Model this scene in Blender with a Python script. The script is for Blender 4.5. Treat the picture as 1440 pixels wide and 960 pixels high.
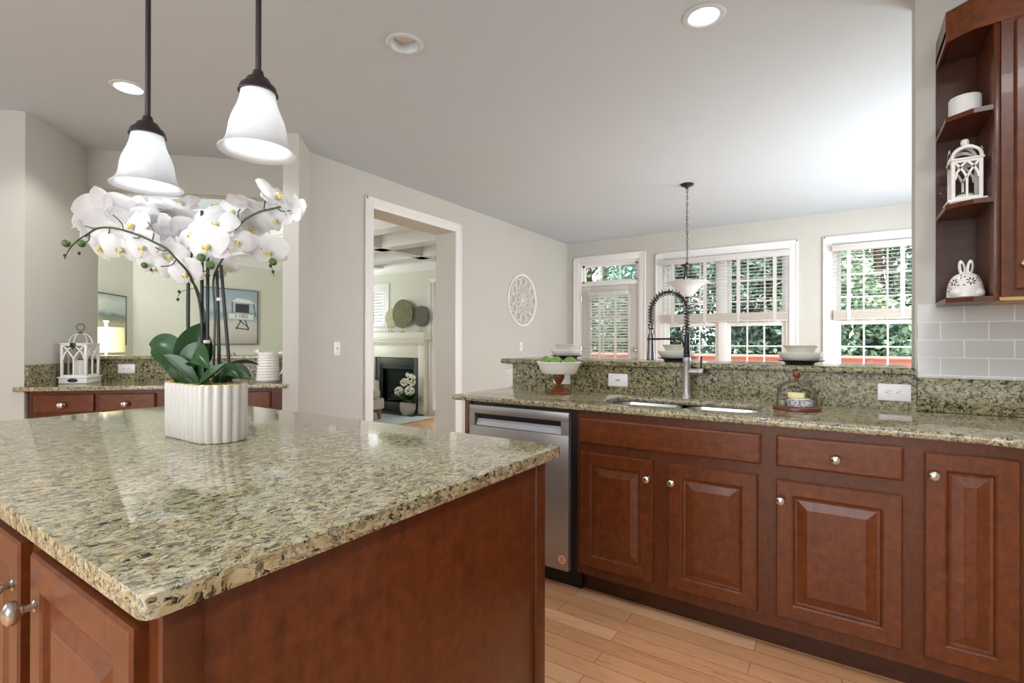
import bpy, bmesh, math, random
from mathutils import Vector, Matrix

# ------------------------------------------------------------------ scene, camera, light
SC = bpy.context.scene
for o in list(bpy.data.objects):
    bpy.data.objects.remove(o, do_unlink=True)
COL = SC.collection
R = math.radians
PI = math.pi
S2 = math.sqrt(0.5)
rnd = random.Random(7)


def lin(r, g, b):
    f = lambda c: (c / 255 / 12.92) if c / 255 <= 0.04045 else ((c / 255 + 0.055) / 1.055) ** 2.4
    return (f(r), f(g), f(b), 1.0)


YAW, PITCH, ROLL, FPX, CAMZ = 0.5844099, 0.00210466, 0.00250263, 702.736, 1.205
cam_d = bpy.data.cameras.new('camera')
cam_d.sensor_width = 36.0
cam_d.lens = FPX / 1440 * 36.0
cam_d.clip_start = 0.05
cam = bpy.data.objects.new('camera', cam_d)
COL.objects.link(cam)
fw = Vector((-math.sin(YAW), math.cos(YAW), 0)); rt = Vector((math.cos(YAW), math.sin(YAW), 0)); up = Vector((0, 0, 1))
cF = fw * math.cos(PITCH) + up * math.sin(PITCH)
cU0 = -fw * math.sin(PITCH) + up * math.cos(PITCH)
cR = rt * math.cos(ROLL) + cU0 * math.sin(ROLL)
cU = -rt * math.sin(ROLL) + cU0 * math.cos(ROLL)
cam.matrix_world = Matrix(((cR.x, cU.x, -cF.x, 0), (cR.y, cU.y, -cF.y, 0), (cR.z, cU.z, -cF.z, CAMZ), (0, 0, 0, 1)))
SC.camera = cam

SC.view_settings.view_transform = 'Standard'
SC.view_settings.look = 'None'
SC.view_settings.gamma = 1.0
SC.view_settings.use_curve_mapping = False
SC.view_settings.exposure = 0.02
SC.cycles.use_denoising = True
SC.cycles.max_bounces = 10
SC.cycles.diffuse_bounces = 5
SC.cycles.glossy_bounces = 4
SC.cycles.transmission_bounces = 8
SC.cycles.transparent_max_bounces = 24
SC.cycles.sample_clamp_indirect = 6.0
SC.cycles.caustics_reflective = False
SC.cycles.caustics_refractive = False

WORLD_STRENGTH = 4.2
world = bpy.data.worlds.new('sky')
SC.world = world
world.use_nodes = True
wn = world.node_tree
wn.nodes['Background'].inputs['Color'].default_value = (0.95, 0.98, 1.0, 1)
wn.nodes['Background'].inputs['Strength'].default_value = WORLD_STRENGTH

sun_d = bpy.data.lights.new('sun', 'SUN')
sun_d.energy = 12.0
sun_d.angle = R(1.0)
sun_d.color = (1.0, 0.97, 0.92)
sun = bpy.data.objects.new('sun', sun_d)
COL.objects.link(sun)
sun.location = (-6, -8, 12)
sun.rotation_euler = Vector((0.50, 0.45, -1.0)).to_track_quat('-Z', 'Y').to_euler()


def area_light(name, loc, target, sx, sy, power, color=(1, 1, 1)):
    d = bpy.data.lights.new(name, 'AREA')
    d.shape = 'RECTANGLE'; d.size = sx; d.size_y = sy; d.energy = power; d.color = color
    o = bpy.data.objects.new(name, d)
    COL.objects.link(o)
    o.location = loc
    o.rotation_euler = (Vector(target) - Vector(loc)).to_track_quat('-Z', 'Y').to_euler()
    return o


# added unseen fill lights brightening kitchen, eating area, dining room and living room
area_light('fill_light', (-0.8, -2.9, 1.45), (-1.2, 3.0, 1.2), 3.4, 2.0, 46, (0.94, 0.98, 1.0))
area_light('fill_light', (1.40, 5.0, 1.45), (-3.0, 5.2, 2.1), 2.4, 1.6, 85, (0.94, 0.98, 1.0))
area_light('fill_light', (-5.78, 1.15, 1.6), (-7.6, 4.6, 1.45), 1.2, 1.5, 75, (0.96, 1.0, 0.96))
area_light('fill_light', (-8.7, 4.5, 1.5), (-5.2, 5.6, 1.0), 1.6, 1.6, 55, (0.97, 1.0, 0.97))
# added overhead lights, unseen outside the frame, brightening floor and counters
for cx_, cy_ in ((0.75, 1.0), (-0.5, -0.9), (-2.3, -0.9), (0.9, -0.9)):
    area_light('overhead_fill', (cx_, cy_, 2.70), (cx_, cy_, 0), 0.28, 0.28, 16, (0.97, 0.985, 1.0))

# ------------------------------------------------------------------ materials
MATS = {}


def new_mat(name):
    m = bpy.data.materials.new(name)
    m.use_nodes = True
    nt = m.node_tree
    b = nt.nodes['Principled BSDF']
    return m, nt, b


def N(nt, t, **kw):
    n = nt.nodes.new(t)
    for k, v in kw.items():
        setattr(n, k, v)
    return n


def coords(nt, scale=(1, 1, 1), rot=(0, 0, 0), kind='Object'):
    tc = N(nt, 'ShaderNodeTexCoord')
    mp = N(nt, 'ShaderNodeMapping')
    mp.inputs['Scale'].default_value = scale
    mp.inputs['Rotation'].default_value = rot
    nt.links.new(tc.outputs[kind], mp.inputs['Vector'])
    return mp.outputs['Vector']


def noise(nt, vec, scale, detail=4, rough=0.55, dist=0.0):
    n = N(nt, 'ShaderNodeTexNoise')
    n.inputs['Scale'].default_value = scale
    n.inputs['Detail'].default_value = detail
    n.inputs['Roughness'].default_value = rough
    n.inputs['Distortion'].default_value = dist
    nt.links.new(vec, n.inputs['Vector'])
    return n


def ramp(nt, fac, stops, interp='LINEAR'):
    r = N(nt, 'ShaderNodeValToRGB')
    r.color_ramp.interpolation = interp
    e = r.color_ramp.elements
    while len(e) < len(stops):
        e.new(0.5)
    for el, (p, c) in zip(e, stops):
        el.position = p
        el.color = c if len(c) == 4 else (*c, 1)
    nt.links.new(fac, r.inputs['Fac'])
    return r.outputs['Color']


def mix(nt, fac, a, b, mode='MIX'):
    m = N(nt, 'ShaderNodeMix', data_type='RGBA', blend_type=mode)
    for sock, v in ((m.inputs[0], fac), (m.inputs[6], a), (m.inputs[7], b)):
        if isinstance(v, (int, float)):
            sock.default_value = v
        elif isinstance(v, tuple):
            sock.default_value = v
        else:
            nt.links.new(v, sock)
    return m.outputs[2]


def bump(nt, b, height, strength=0.2, dist=0.002):
    bp = N(nt, 'ShaderNodeBump')
    bp.inputs['Strength'].default_value = strength
    bp.inputs['Distance'].default_value = dist
    nt.links.new(height, bp.inputs['Height'])
    nt.links.new(bp.outputs['Normal'], b.inputs['Normal'])


def plain(name, col, rough=0.5, metal=0.0, var=0.06, vscale=30.0, bmp=0.0, coat=0.0, spec=0.5, trans=0.0, sheen=0.0):
    """principled surface with a slight noise variation of its own colour"""
    m, nt, b = new_mat(name)
    v = coords(nt)
    n = noise(nt, v, vscale, 3)
    lo = tuple(max(0, c * (1 - var)) for c in col[:3]) + (1,)
    hi = tuple(min(1, c * (1 + var)) for c in col[:3]) + (1,)
    nt.links.new(ramp(nt, n.outputs['Fac'], [(0.3, lo), (0.7, hi)]), b.inputs['Base Color'])
    b.inputs['Roughness'].default_value = rough
    b.inputs['Metallic'].default_value = metal
    b.inputs['Coat Weight'].default_value = coat
    b.inputs['Specular IOR Level'].default_value = spec
    b.inputs['Transmission Weight'].default_value = trans
    b.inputs['Sheen Weight'].default_value = sheen
    if bmp:
        bump(nt, b, n.outputs['Fac'], bmp)
    MATS[name] = m
    return m


def granite(name, gain=1.0, streak=(1.0, 0.55, 1.0), rot=0.0, dark=0.0, spec=0.5, rough=0.07, size=1.0, warm_k=(1, 1, 1)):
    m, nt, b = new_mat(name)
    v = coords(nt, tuple(k * size for k in streak), (0, 0, rot))
    w = noise(nt, v, 14, 4)
    add = N(nt, 'ShaderNodeVectorMath', operation='MULTIPLY_ADD')
    nt.links.new(w.outputs['Color'], add.inputs[0])
    add.inputs[1].default_value = (0.06, 0.06, 0.06)
    nt.links.new(v, add.inputs[2])
    vv = add.outputs[0]
    vo = N(nt, 'ShaderNodeTexVoronoi')
    vo.inputs['Scale'].default_value = 125
    nt.links.new(vv, vo.inputs['Vector'])
    sep = N(nt, 'ShaderNodeSeparateColor')
    nt.links.new(vo.outputs['Color'], sep.inputs[0])
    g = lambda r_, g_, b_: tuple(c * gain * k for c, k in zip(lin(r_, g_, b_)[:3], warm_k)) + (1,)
    cells = ramp(nt, sep.outputs[0], [(0.0, g(196, 188, 160)), (0.3, g(176, 162, 122)), (0.52, g(190, 182, 152)),
                                      (0.66, g(160, 142, 98)), (0.76, g(186, 184, 176)), (0.86, g(116, 112, 104)),
                                      (0.95, g(54, 54, 50))], 'CONSTANT')
    soft = noise(nt, vv, 54, 5, 0.6)
    warm = ramp(nt, soft.outputs['Fac'], [(0.35, g(146, 138, 106)), (0.65, g(204, 199, 176))])
    base = mix(nt, 0.4, cells, warm)
    dk = noise(nt, vv, 92, 6, 0.75, 0.4)
    dmask = ramp(nt, dk.outputs['Fac'], [(0.555 - dark, (0, 0, 0, 1)), (0.585 - dark, (1, 1, 1, 1))])
    c2 = mix(nt, dmask, base, g(26, 27, 24))
    vein = noise(nt, vv, 38, 8, 0.72, 1.0)
    vmask = ramp(nt, vein.outputs['Fac'], [(0.465, (0, 0, 0, 1)), (0.495, (0.9, 0.9, 0.9, 1)), (0.525, (0, 0, 0, 1))])
    c3 = mix(nt, vmask, c2, g(62, 60, 52))
    wh = noise(nt, vv, 60, 4, 0.6)
    wmask = ramp(nt, wh.outputs['Fac'], [(0.66, (0, 0, 0, 1)), (0.7, (0.7, 0.7, 0.7, 1))])
    c4 = mix(nt, wmask, c3, g(206, 208, 208))
    nt.links.new(c4, b.inputs['Base Color'])
    b.inputs['Roughness'].default_value = rough
    b.inputs['Specular IOR Level'].default_value = spec
    MATS[name] = m
    return m


def cherry(name, axis='Z', tint=1.0, rough=0.3):
    m, nt, b = new_mat(name)
    sc = {'Z': (9, 9, 1.0), 'X': (1.0, 9, 9), 'Y': (9, 1.0, 9)}[axis]
    v = coords(nt, sc)
    n1 = noise(nt, v, 6, 6, 0.6, 0.6)
    v2 = coords(nt)
    n2 = noise(nt, v2, 34, 5, 0.65)
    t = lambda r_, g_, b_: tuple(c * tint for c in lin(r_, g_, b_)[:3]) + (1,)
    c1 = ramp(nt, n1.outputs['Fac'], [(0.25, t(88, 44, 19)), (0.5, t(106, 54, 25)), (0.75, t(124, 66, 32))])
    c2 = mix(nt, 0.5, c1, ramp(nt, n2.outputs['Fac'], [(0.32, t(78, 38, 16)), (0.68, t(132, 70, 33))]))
    nt.links.new(c2, b.inputs['Base Color'])
    b.inputs['Roughness'].default_value = rough
    b.inputs['Coat Weight'].default_value = 0.04
    b.inputs['Specular IOR Level'].default_value = 0.38
    MATS[name] = m
    return m


def oak_floor(name):
    m, nt, b = new_mat(name)
    v = coords(nt)
    br = N(nt, 'ShaderNodeTexBrick')
    br.offset = 0.37; br.offset_frequency = 2; br.squash = 1.0
    br.inputs['Scale'].default_value = 1.0
    br.inputs['Brick Width'].default_value = 0.78
    br.inputs['Row Height'].default_value = 0.083
    br.inputs['Mortar Size'].default_value = 0.0011
    br.inputs['Mortar Smooth'].default_value = 0.1
    br.inputs['Color1'].default_value = (0, 0, 0, 1)
    br.inputs['Color2'].default_value = (1, 1, 1, 1)
    br.inputs['Mortar'].default_value = (0.4, 0.4, 0.4, 1)
    nt.links.new(v, br.inputs['Vector'])
    tone = ramp(nt, br.outputs['Color'], [(0.0, lin(186, 126, 84)), (0.35, lin(214, 156, 112)), (0.7, lin(230, 178, 134)), (1.0, lin(242, 198, 156))])
    # grain, shifted plank by plank
    sh = N(nt, 'ShaderNodeVectorMath', operation='MULTIPLY_ADD')
    nt.links.new(br.outputs['Color'], sh.inputs[0])
    sh.inputs[1].default_value = (3.1, 1.7, 0.9)
    v2 = coords(nt, (1.6, 16, 1))
    nt.links.new(v2, sh.inputs[2])
    g1 = noise(nt, sh.outputs[0], 3.2, 7, 0.62, 1.4)
    grain = ramp(nt, g1.outputs['Fac'], [(0.28, lin(142, 86, 52)), (0.42, lin(222, 168, 124)), (0.6, lin(236, 186, 142)), (0.8, lin(176, 116, 76))])
    c = mix(nt, 0.5, tone, grain)
    c = mix(nt, br.outputs['Fac'], c, lin(96, 56, 32))
    nt.links.new(c, b.inputs['Base Color'])
    b.inputs['Roughness'].default_value = 0.28
    MATS[name] = m
    return m


def tile_mat(name):
    m, nt, b = new_mat(name)
    tc = N(nt, 'ShaderNodeTexCoord')
    sp = N(nt, 'ShaderNodeSeparateXYZ'); nt.links.new(tc.outputs['Object'], sp.inputs[0])
    cb = N(nt, 'ShaderNodeCombineXYZ'); nt.links.new(sp.outputs[0], cb.inputs[0]); nt.links.new(sp.outputs[2], cb.inputs[1])
    br = N(nt, 'ShaderNodeTexBrick')
    br.offset = 0.5
    br.inputs['Scale'].default_value = 1.0
    br.inputs['Brick Width'].default_value = 0.152
    br.inputs['Row Height'].default_value = 0.0755
    br.inputs['Mortar Size'].default_value = 0.0022
    br.inputs['Mortar Smooth'].default_value = 0.3
    br.inputs['Color1'].default_value = lin(196, 197, 196)
    br.inputs['Color2'].default_value = lin(190, 191, 191)
    br.inputs['Mortar'].default_value = lin(232, 230, 226)
    nt.links.new(cb.outputs[0], br.inputs['Vector'])
    nt.links.new(br.outputs['Color'], b.inputs['Base Color'])
    b.inputs['Roughness'].default_value = 0.12
    inv = N(nt, 'ShaderNodeMath', operation='SUBTRACT'); inv.inputs[0].default_value = 1.0
    nt.links.new(br.outputs['Fac'], inv.inputs[1])
    bump(nt, b, inv.outputs[0], 0.5, 0.002)
    MATS[name] = m
    return m


def glass_mat(name, tint=(1, 1, 1), gloss=0.08):
    """thin pane: clear, with the mirror-like sheen of glass"""
    m, nt, b = new_mat(name)
    nt.nodes.remove(b)
    out = nt.nodes['Material Output']
    tr = N(nt, 'ShaderNodeBsdfTransparent'); tr.inputs[0].default_value = (*tint, 1)
    gl = N(nt, 'ShaderNodeBsdfGlossy'); gl.inputs['Roughness'].default_value = 0.02
    fr = N(nt, 'ShaderNodeLayerWeight'); fr.inputs[0].default_value = gloss
    mx = N(nt, 'ShaderNodeMixShader')
    nt.links.new(fr.outputs['Facing'], mx.inputs[0])
    k = N(nt, 'ShaderNodeMath', operation='MULTIPLY'); k.inputs[1].default_value = 0.55
    nt.links.new(fr.outputs['Fresnel'], k.inputs[0])
    nt.links.new(k.outputs[0], mx.inputs[0])
    nt.links.new(tr.outputs[0], mx.inputs[1]); nt.links.new(gl.outputs[0], mx.inputs[2])
    nt.links.new(mx.outputs[0], out.inputs[0])
    MATS[name] = m
    return m


def translucent(name, col, share=0.4, rough=0.5, gloss=0.06):
    m, nt, b = new_mat(name)
    out = nt.nodes['Material Output']
    v = coords(nt)
    n = noise(nt, v, 40, 3)
    lo = tuple(c * 0.94 for c in col[:3]) + (1,)
    c = ramp(nt, n.outputs['Fac'], [(0.3, lo), (0.7, col)])
    nt.links.new(c, b.inputs['Base Color'])
    b.inputs['Roughness'].default_value = rough
    b.inputs['Specular IOR Level'].default_value = 0.3
    t = N(nt, 'ShaderNodeBsdfTranslucent')
    nt.links.new(c, t.inputs[0])
    mx = N(nt, 'ShaderNodeMixShader'); mx.inputs[0].default_value = share
    nt.links.new(b.outputs[0], mx.inputs[1]); nt.links.new(t.outputs[0], mx.inputs[2])
    nt.links.new(mx.outputs[0], out.inputs[0])
    MATS[name] = m
    return m


def emitter(name, col, strength):
    m, nt, b = new_mat(name)
    b.inputs['Base Color'].default_value = (0.9, 0.9, 0.9, 1)
    b.inputs['Emission Color'].default_value = (*col, 1)
    b.inputs['Emission Strength'].default_value = strength
    MATS[name] = m
    return m


def foliage(name, dark, mid, light):
    m, nt, b = new_mat(name)
    out = nt.nodes['Material Output']
    oi = N(nt, 'ShaderNodeNewGeometry')
    c = ramp(nt, oi.outputs['Random Per Island'], [(0.0, dark), (0.55, mid), (1.0, light)])
    nt.links.new(c, b.inputs['Base Color'])
    b.inputs['Roughness'].default_value = 0.45
    t = N(nt, 'ShaderNodeBsdfTranslucent')
    nt.links.new(c, t.inputs[0])
    mx = N(nt, 'ShaderNodeMixShader'); mx.inputs[0].default_value = 0.35
    nt.links.new(b.outputs[0], mx.inputs[1]); nt.links.new(t.outputs[0], mx.inputs[2])
    nt.links.new(mx.outputs[0], out.inputs[0])
    MATS[name] = m
    return m


plain('wall_paint', lin(194, 193, 187), 0.7, var=0.012, vscale=6)
plain('ceiling_paint', lin(194, 206, 216), 0.75, var=0.01, vscale=6)
plain('trim_paint', lin(232, 231, 230), 0.35, var=0.01)
plain('pale_green_paint', lin(214, 216, 202), 0.7, var=0.012, vscale=6)
granite('granite', 0.9, (1.0, 0.62, 1.0), R(20), warm_k=(1.03, 1.0, 0.93))
granite('granite_splash', 0.72, (1.0, 1.0, 1.0), dark=0.03, spec=0.2, rough=0.16, size=0.8, warm_k=(1.03, 1.0, 0.84))  # darker, duller copy of the granite: lack of sheen put into the colour
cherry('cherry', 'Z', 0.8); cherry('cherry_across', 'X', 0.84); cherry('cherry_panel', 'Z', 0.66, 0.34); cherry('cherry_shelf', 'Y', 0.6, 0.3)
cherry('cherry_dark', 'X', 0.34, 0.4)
oak_floor('oak_floor')
tile_mat('subway_tile')
plain('maple_underside', lin(190, 152, 84), 0.45, var=0.08, vscale=12)
plain('nickel', lin(206, 202, 196), 0.24, 1.0, var=0.03)
plain('steel', lin(172, 168, 165), 0.42, 0.75, var=0.03, vscale=5)
plain('sink_steel', lin(205, 206, 208), 0.28, 1.0, var=0.03)
plain('gunmetal', lin(112, 110, 110), 0.3, 1.0, var=0.05)
plain('black_metal', lin(38, 36, 38), 0.32, 0.6, var=0.1)
plain('black_plastic', lin(22, 22, 24), 0.4, var=0.1)
plain('bronze', lin(60, 56, 56), 0.35, 0.7, var=0.1)
plain('white_plastic', lin(232, 230, 232), 0.3, var=0.01)
plain('dark_slot', lin(40, 38, 38), 0.6, var=0.05)
plain('porcelain', lin(226, 224, 218), 0.16, var=0.01)
plain('stoneware', lin(206, 202, 190), 0.25, var=0.03)
plain('charger_black', lin(36, 34, 34), 0.3, var=0.1)
plain('pedestal_wood', lin(112, 58, 28), 0.3, var=0.25, vscale=25)
plain('lime_skin', lin(104, 142, 62), 0.4, var=0.2, vscale=40, bmp=0.2)
plain('white_paint_wood', lin(234, 232, 230), 0.5, var=0.03, vscale=20)
plain('wax', lin(226, 226, 222), 0.5, var=0.02)
plain('pot_ceramic', lin(208, 204, 199), 0.16, var=0.03, vscale=8)
plain('gilt', lin(206, 180, 128), 0.35, 0.6, var=0.08)
plain('moss', lin(120, 112, 56), 0.9, var=0.45, vscale=90, bmp=0.8)
plain('orchid_leaf', lin(38, 72, 36), 0.3, var=0.22, vscale=14)
plain('orchid_stem', lin(52, 66, 34), 0.45, var=0.15)
plain('dark_stake', lin(26, 32, 28), 0.5, var=0.2)
plain('bud_green', lin(70, 98, 44), 0.4, var=0.2)
plain('bud_dark', lin(48, 52, 36), 0.5, var=0.2)
translucent('petal', lin(238, 239, 242), 0.34, 0.5)
plain('orchid_lip', lin(222, 208, 132), 0.5, var=0.25, vscale=120)
translucent('shade_glass', (0.80, 0.82, 0.84, 1), 0.42, 0.25)
emitter('bulb_glow', (1.0, 0.98, 0.95), 45.0)
emitter('downlight_glow', (1.0, 0.98, 0.95), 5.0)
glass_mat('window_glass', (0.97, 1.0, 0.99), 0.1)
glass_mat('fire_glass', (0.75, 0.8, 0.78), 0.03)
plain('can_trim', lin(204, 212, 218), 0.4, var=0.01)
glass_mat('dome_glass', (0.99, 0.993, 0.99), 0.17)
glass_mat('lantern_glass', (0.98, 0.98, 0.98), 0.15)
translucent('blind_slat', lin(240, 240, 238), 0.4, 0.45)
plain('blind_rail', lin(200, 194, 186), 0.5, var=0.02)
plain('door_paint', lin(206, 203, 198), 0.4, var=0.01)
foliage('leaves_deep', lin(66, 94, 90), lin(108, 138, 130), lin(180, 198, 170))
foliage('leaves_mid', lin(78, 106, 92), lin(122, 150, 128), lin(206, 216, 178))
foliage('house_leaves', lin(34, 58, 30), lin(56, 88, 42), lin(96, 128, 62))
plain('bark', lin(84, 70, 58), 0.85, var=0.25, vscale=18, bmp=0.6)
plain('grass', lin(86, 104, 62), 0.9, var=0.3, vscale=4)
plain('deck_boards', lin(190, 165, 148), 0.7, var=0.1, vscale=10)
plain('rail_paint', lin(196, 132, 122), 0.6, var=0.06)
plain('mantel_paint', lin(226, 224, 212), 0.4, var=0.01)
plain('slate', lin(48, 53, 50), 0.5, var=0.25, vscale=14)
plain('firebox_black', lin(17, 19, 18), 0.6, var=0.2)
plain('log_bark', lin(112, 100, 84), 0.85, var=0.3, vscale=22)
plain('rug_weave', lin(196, 202, 206), 0.95, var=0.06, vscale=60)
plain('linen', lin(206, 202, 192), 0.9, var=0.05, vscale=80, sheen=0.3)
plain('oak_leg', lin(150, 118, 82), 0.5, var=0.15)
plain('disc_olive', lin(104, 104, 72), 0.6, var=0.3, vscale=12)
plain('disc_sage', lin(172, 174, 142), 0.6, var=0.2, vscale=12)
plain('disc_grey', lin(84, 84, 80), 0.6, var=0.3, vscale=12)
plain('vase_stone', lin(176, 174, 166), 0.7, var=0.08)
plain('hydrangea_white', lin(242, 240, 228), 0.8, var=0.05, vscale=80, bmp=0.6)
plain('table_wood', lin(120, 88, 62), 0.4, var=0.15, vscale=10)
translucent('lamp_linen', lin(240, 236, 212), 0.5, 0.8)
plain('canvas_edge', lin(92, 92, 92), 0.6, var=0.05)
plain('sticker', lin(236, 178, 150), 0.5, var=0.02)
plain('sticker_ink', lin(170, 96, 70), 0.5, var=0.02)
plain('cheese', lin(228, 214, 160), 0.45, var=0.05)
plain('terracotta_blush', lin(206, 190, 178), 0.6, var=0.05)
plain('panel_grey', lin(178, 180, 186), 0.35, 0.0, var=0.03)

# ------------------------------------------------------------------ mesh helpers
class MB:
    """collects shapes for ONE mesh"""

    def __init__(self):
        self.bm = bmesh.new()
        self.mi = 0

    def _done(self, before):
        fs = [f for f in self.bm.faces if f not in before] if before is not None else []
        for f in fs:
            f.material_index = self.mi
        return fs

    def faces(self, vs, fl, M=None):
        bv = [self.bm.verts.new(M @ Vector(v) if M else v) for v in vs]
        out = []
        for f in fl:
            try:
                q = self.bm.faces.new([bv[i] for i in f]); q.material_index = self.mi; out.append(q)
            except ValueError:
                pass
        return out

    def box(self, x0, y0, z0, x1, y1, z1, r=0.0, M=None, seg=2):
        x0, x1 = min(x0, x1), max(x0, x1); y0, y1 = min(y0, y1), max(y0, y1); z0, z1 = min(z0, z1), max(z0, z1)
        vs = [(x, y, z) for x in (x0, x1) for y in (y0, y1) for z in (z0, z1)]
        fl = [(0, 1, 3, 2), (4, 6, 7, 5), (0, 4, 5, 1), (2, 3, 7, 6), (0, 2, 6, 4), (1, 5, 7, 3)]
        fs = self.faces(vs, fl, M)
        r = min(r, 0.49 * min(x1 - x0, y1 - y0, z1 - z0))
        if r > 0:
            es = list({e for f in fs for e in f.edges})
            res = bmesh.ops.bevel(self.bm, geom=es, offset=r, segments=seg, affect='EDGES', profile=0.5, clamp_overlap=True)
            for f in res['faces']:
                f.material_index = self.mi
        return self

    def prism(self, poly, z0, z1, M=None):
        n = len(poly)
        vs = [(x, y, z0) for x, y in poly] + [(x, y, z1) for x, y in poly]
        area = sum(poly[i][0] * poly[(i + 1) % n][1] - poly[(i + 1) % n][0] * poly[i][1] for i in range(n))
        a, b = list(range(n)), list(range(n, 2 * n))
        if area > 0:
            fl = [tuple(reversed(a)), tuple(b)] + [(i, (i + 1) % n, n + (i + 1) % n, n + i) for i in range(n)]
        else:
            fl = [tuple(a), tuple(reversed(b))] + [((i + 1) % n, i, n + i, n + (i + 1) % n) for i in range(n)]
        self.faces(vs, fl, M)
        return self

    def lathe(self, prof, c=(0, 0, 0), seg=32, M=None, a0=0.0, a1=2 * PI, sx=1.0, sy=1.0, wave=None):
        full = abs(a1 - a0 - 2 * PI) < 1e-6
        n = seg if full else seg + 1
        rings = []
        for r_, z in prof:
            if r_ < 1e-6:
                p = Vector((c[0], c[1], c[2] + z))
                rings.append([self.bm.verts.new(M @ p if M else p)])
            else:
                ring = []
                for i in range(n):
                    a = a0 + (a1 - a0) * i / seg
                    k = wave(a, z) if wave else 1.0
                    p = Vector((c[0] + r_ * k * sx * math.cos(a), c[1] + r_ * k * sy * math.sin(a), c[2] + z))
                    ring.append(self.bm.verts.new(M @ p if M else p))
                rings.append(ring)
        m = n if full else n - 1
        for A, B in zip(rings, rings[1:]):
            for i in range(m):
                j = (i + 1) % n
                try:
                    if len(A) == 1 and len(B) == 1:
                        continue
                    if len(A) == 1:
                        f = self.bm.faces.new((A[0], B[j], B[i]))
                    elif len(B) == 1:
                        f = self.bm.faces.new((A[i], A[j], B[0]))
                    else:
                        f = self.bm.faces.new((A[i], A[j], B[j], B[i]))
                    f.material_index = self.mi
                except ValueError:
                    pass
        return self

    def tube(self, pts, r, seg=8, closed=False, cap=True, M=None, flat=1.0):
        pts = [Vector(p) for p in pts]
        n = len(pts)
        rr = r if isinstance(r, (list, tuple)) else [r] * n
        rings = []
        prev = None
        for i, p in enumerate(pts):
            a = pts[(i - 1) % n] if (closed or i > 0) else p
            b = pts[(i + 1) % n] if (closed or i < n - 1) else p
            t = (b - a).normalized() if (b - a).length > 1e-9 else Vector((0, 0, 1))
            if prev is None:
                ref = Vector((0, 0, 1)) if abs(t.z) < 0.9 else Vector((1, 0, 0))
                u = t.cross(ref).normalized()
            else:
                u = prev - t * prev.dot(t)
                u = u.normalized() if u.length > 1e-6 else t.orthogonal().normalized()
            prev = u
            w = t.cross(u)
            ring = []
            for k in range(seg):
                a_ = 2 * PI * (k + 0.5) / seg
                q = p + (u * math.cos(a_) + w * math.sin(a_) * flat) * rr[i]
                ring.append(self.bm.verts.new(M @ q if M else q))
            rings.append(ring)
        pairs = list(zip(rings, rings[1:])) + ([(rings[-1], rings[0])] if closed else [])
        for A, B in pairs:
            for k in range(seg):
                try:
                    f = self.bm.faces.new((A[k], A[(k + 1) % seg], B[(k + 1) % seg], B[k])); f.material_index = self.mi
                except ValueError:
                    pass
        if cap and not closed:
            for ring in (list(reversed(rings[0])), rings[-1]):
                try:
                    f = self.bm.faces.new(ring); f.material_index = self.mi
                except ValueError:
                    pass
        return self

    def cyl(self, a, b, r, seg=16, r2=None):
        return self.tube([a, b], [r, r if r2 is None else r2], seg)

    def ball(self, c, r, M=None, sx=1, sy=1, sz=1, seg=16, rings=10):
        T = Matrix.Translation(c) @ (M if M else Matrix()) @ Matrix.Diagonal((sx * r, sy * r, sz * r, 1))
        before = set(self.bm.faces) if self.mi else None
        bmesh.ops.create_uvsphere(self.bm, u_segments=seg, v_segments=rings, radius=1.0, matrix=T)
        self._done(before)
        return self

    def sheet(self, fn, nu, nv, M=None):
        """surface fn(u,v) in 0..1"""
        vs = []
        for i in range(nu + 1):
            for j in range(nv + 1):
                p = Vector(fn(i / nu, j / nv))
                vs.append(M @ p if M else p)
        fl = [(i * (nv + 1) + j, (i + 1) * (nv + 1) + j, (i + 1) * (nv + 1) + j + 1, i * (nv + 1) + j + 1) for i in range(nu) for j in range(nv)]
        self.faces(vs, fl)
        return self

    def sweep(self, path, prof, side=1):
        """profile (out, z) swept along a 2D path with mitred corners; out is to the right of travel * side"""
        n = len(path)
        P = [Vector((p[0], p[1], 0)) for p in path]
        rings = []
        for i in range(n):
            d1 = (P[i] - P[i - 1]).normalized() if i > 0 else None
            d2 = (P[i + 1] - P[i]).normalized() if i < n - 1 else None
            nrm = lambda d: Vector((d.y, -d.x, 0)) * side
            if d1 is None:
                m = nrm(d2)
            elif d2 is None:
                m = nrm(d1)
            else:
                m = nrm(d1) + nrm(d2)
                m = m / max(0.3, m.dot(nrm(d1)))
            rings.append([self.bm.verts.new((P[i].x + m.x * o, P[i].y + m.y * o, z)) for o, z in prof])
        k = len(prof)
        for A, B in zip(rings, rings[1:]):
            for j in range(k):
                try:
                    f = self.bm.faces.new((A[j], A[(j + 1) % k], B[(j + 1) % k], B[j])); f.material_index = self.mi
                except ValueError:
                    pass
        for ring in (rings[0], list(reversed(rings[-1]))):
            try:
                f = self.bm.faces.new(ring); f.material_index = self.mi
            except ValueError:
                pass
        return self

    def slab(self, outer, holes, z0, z1, r=0.0, seg=3):
        bm2 = bmesh.new()
        es = []
        for loop in [outer] + list(holes):
            vs = [bm2.verts.new((x, y, z1)) for x, y in loop]
            es += [bm2.edges.new((vs[i], vs[(i + 1) % len(vs)])) for i in range(len(vs))]
        bmesh.ops.triangle_fill(bm2, use_beauty=True, use_dissolve=False, edges=es)
        bmesh.ops.recalc_face_normals(bm2, faces=bm2.faces)
        for f in bm2.faces:
            if f.normal.z < 0:
                f.normal_flip()
        ext = bmesh.ops.extrude_face_region(bm2, geom=list(bm2.faces), use_keep_orig=True)
        nv = [g for g in ext['geom'] if isinstance(g, bmesh.types.BMVert)]
        for v in nv:
            v.co.z = z0
        bmesh.ops.recalc_face_normals(bm2, faces=bm2.faces)
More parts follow.
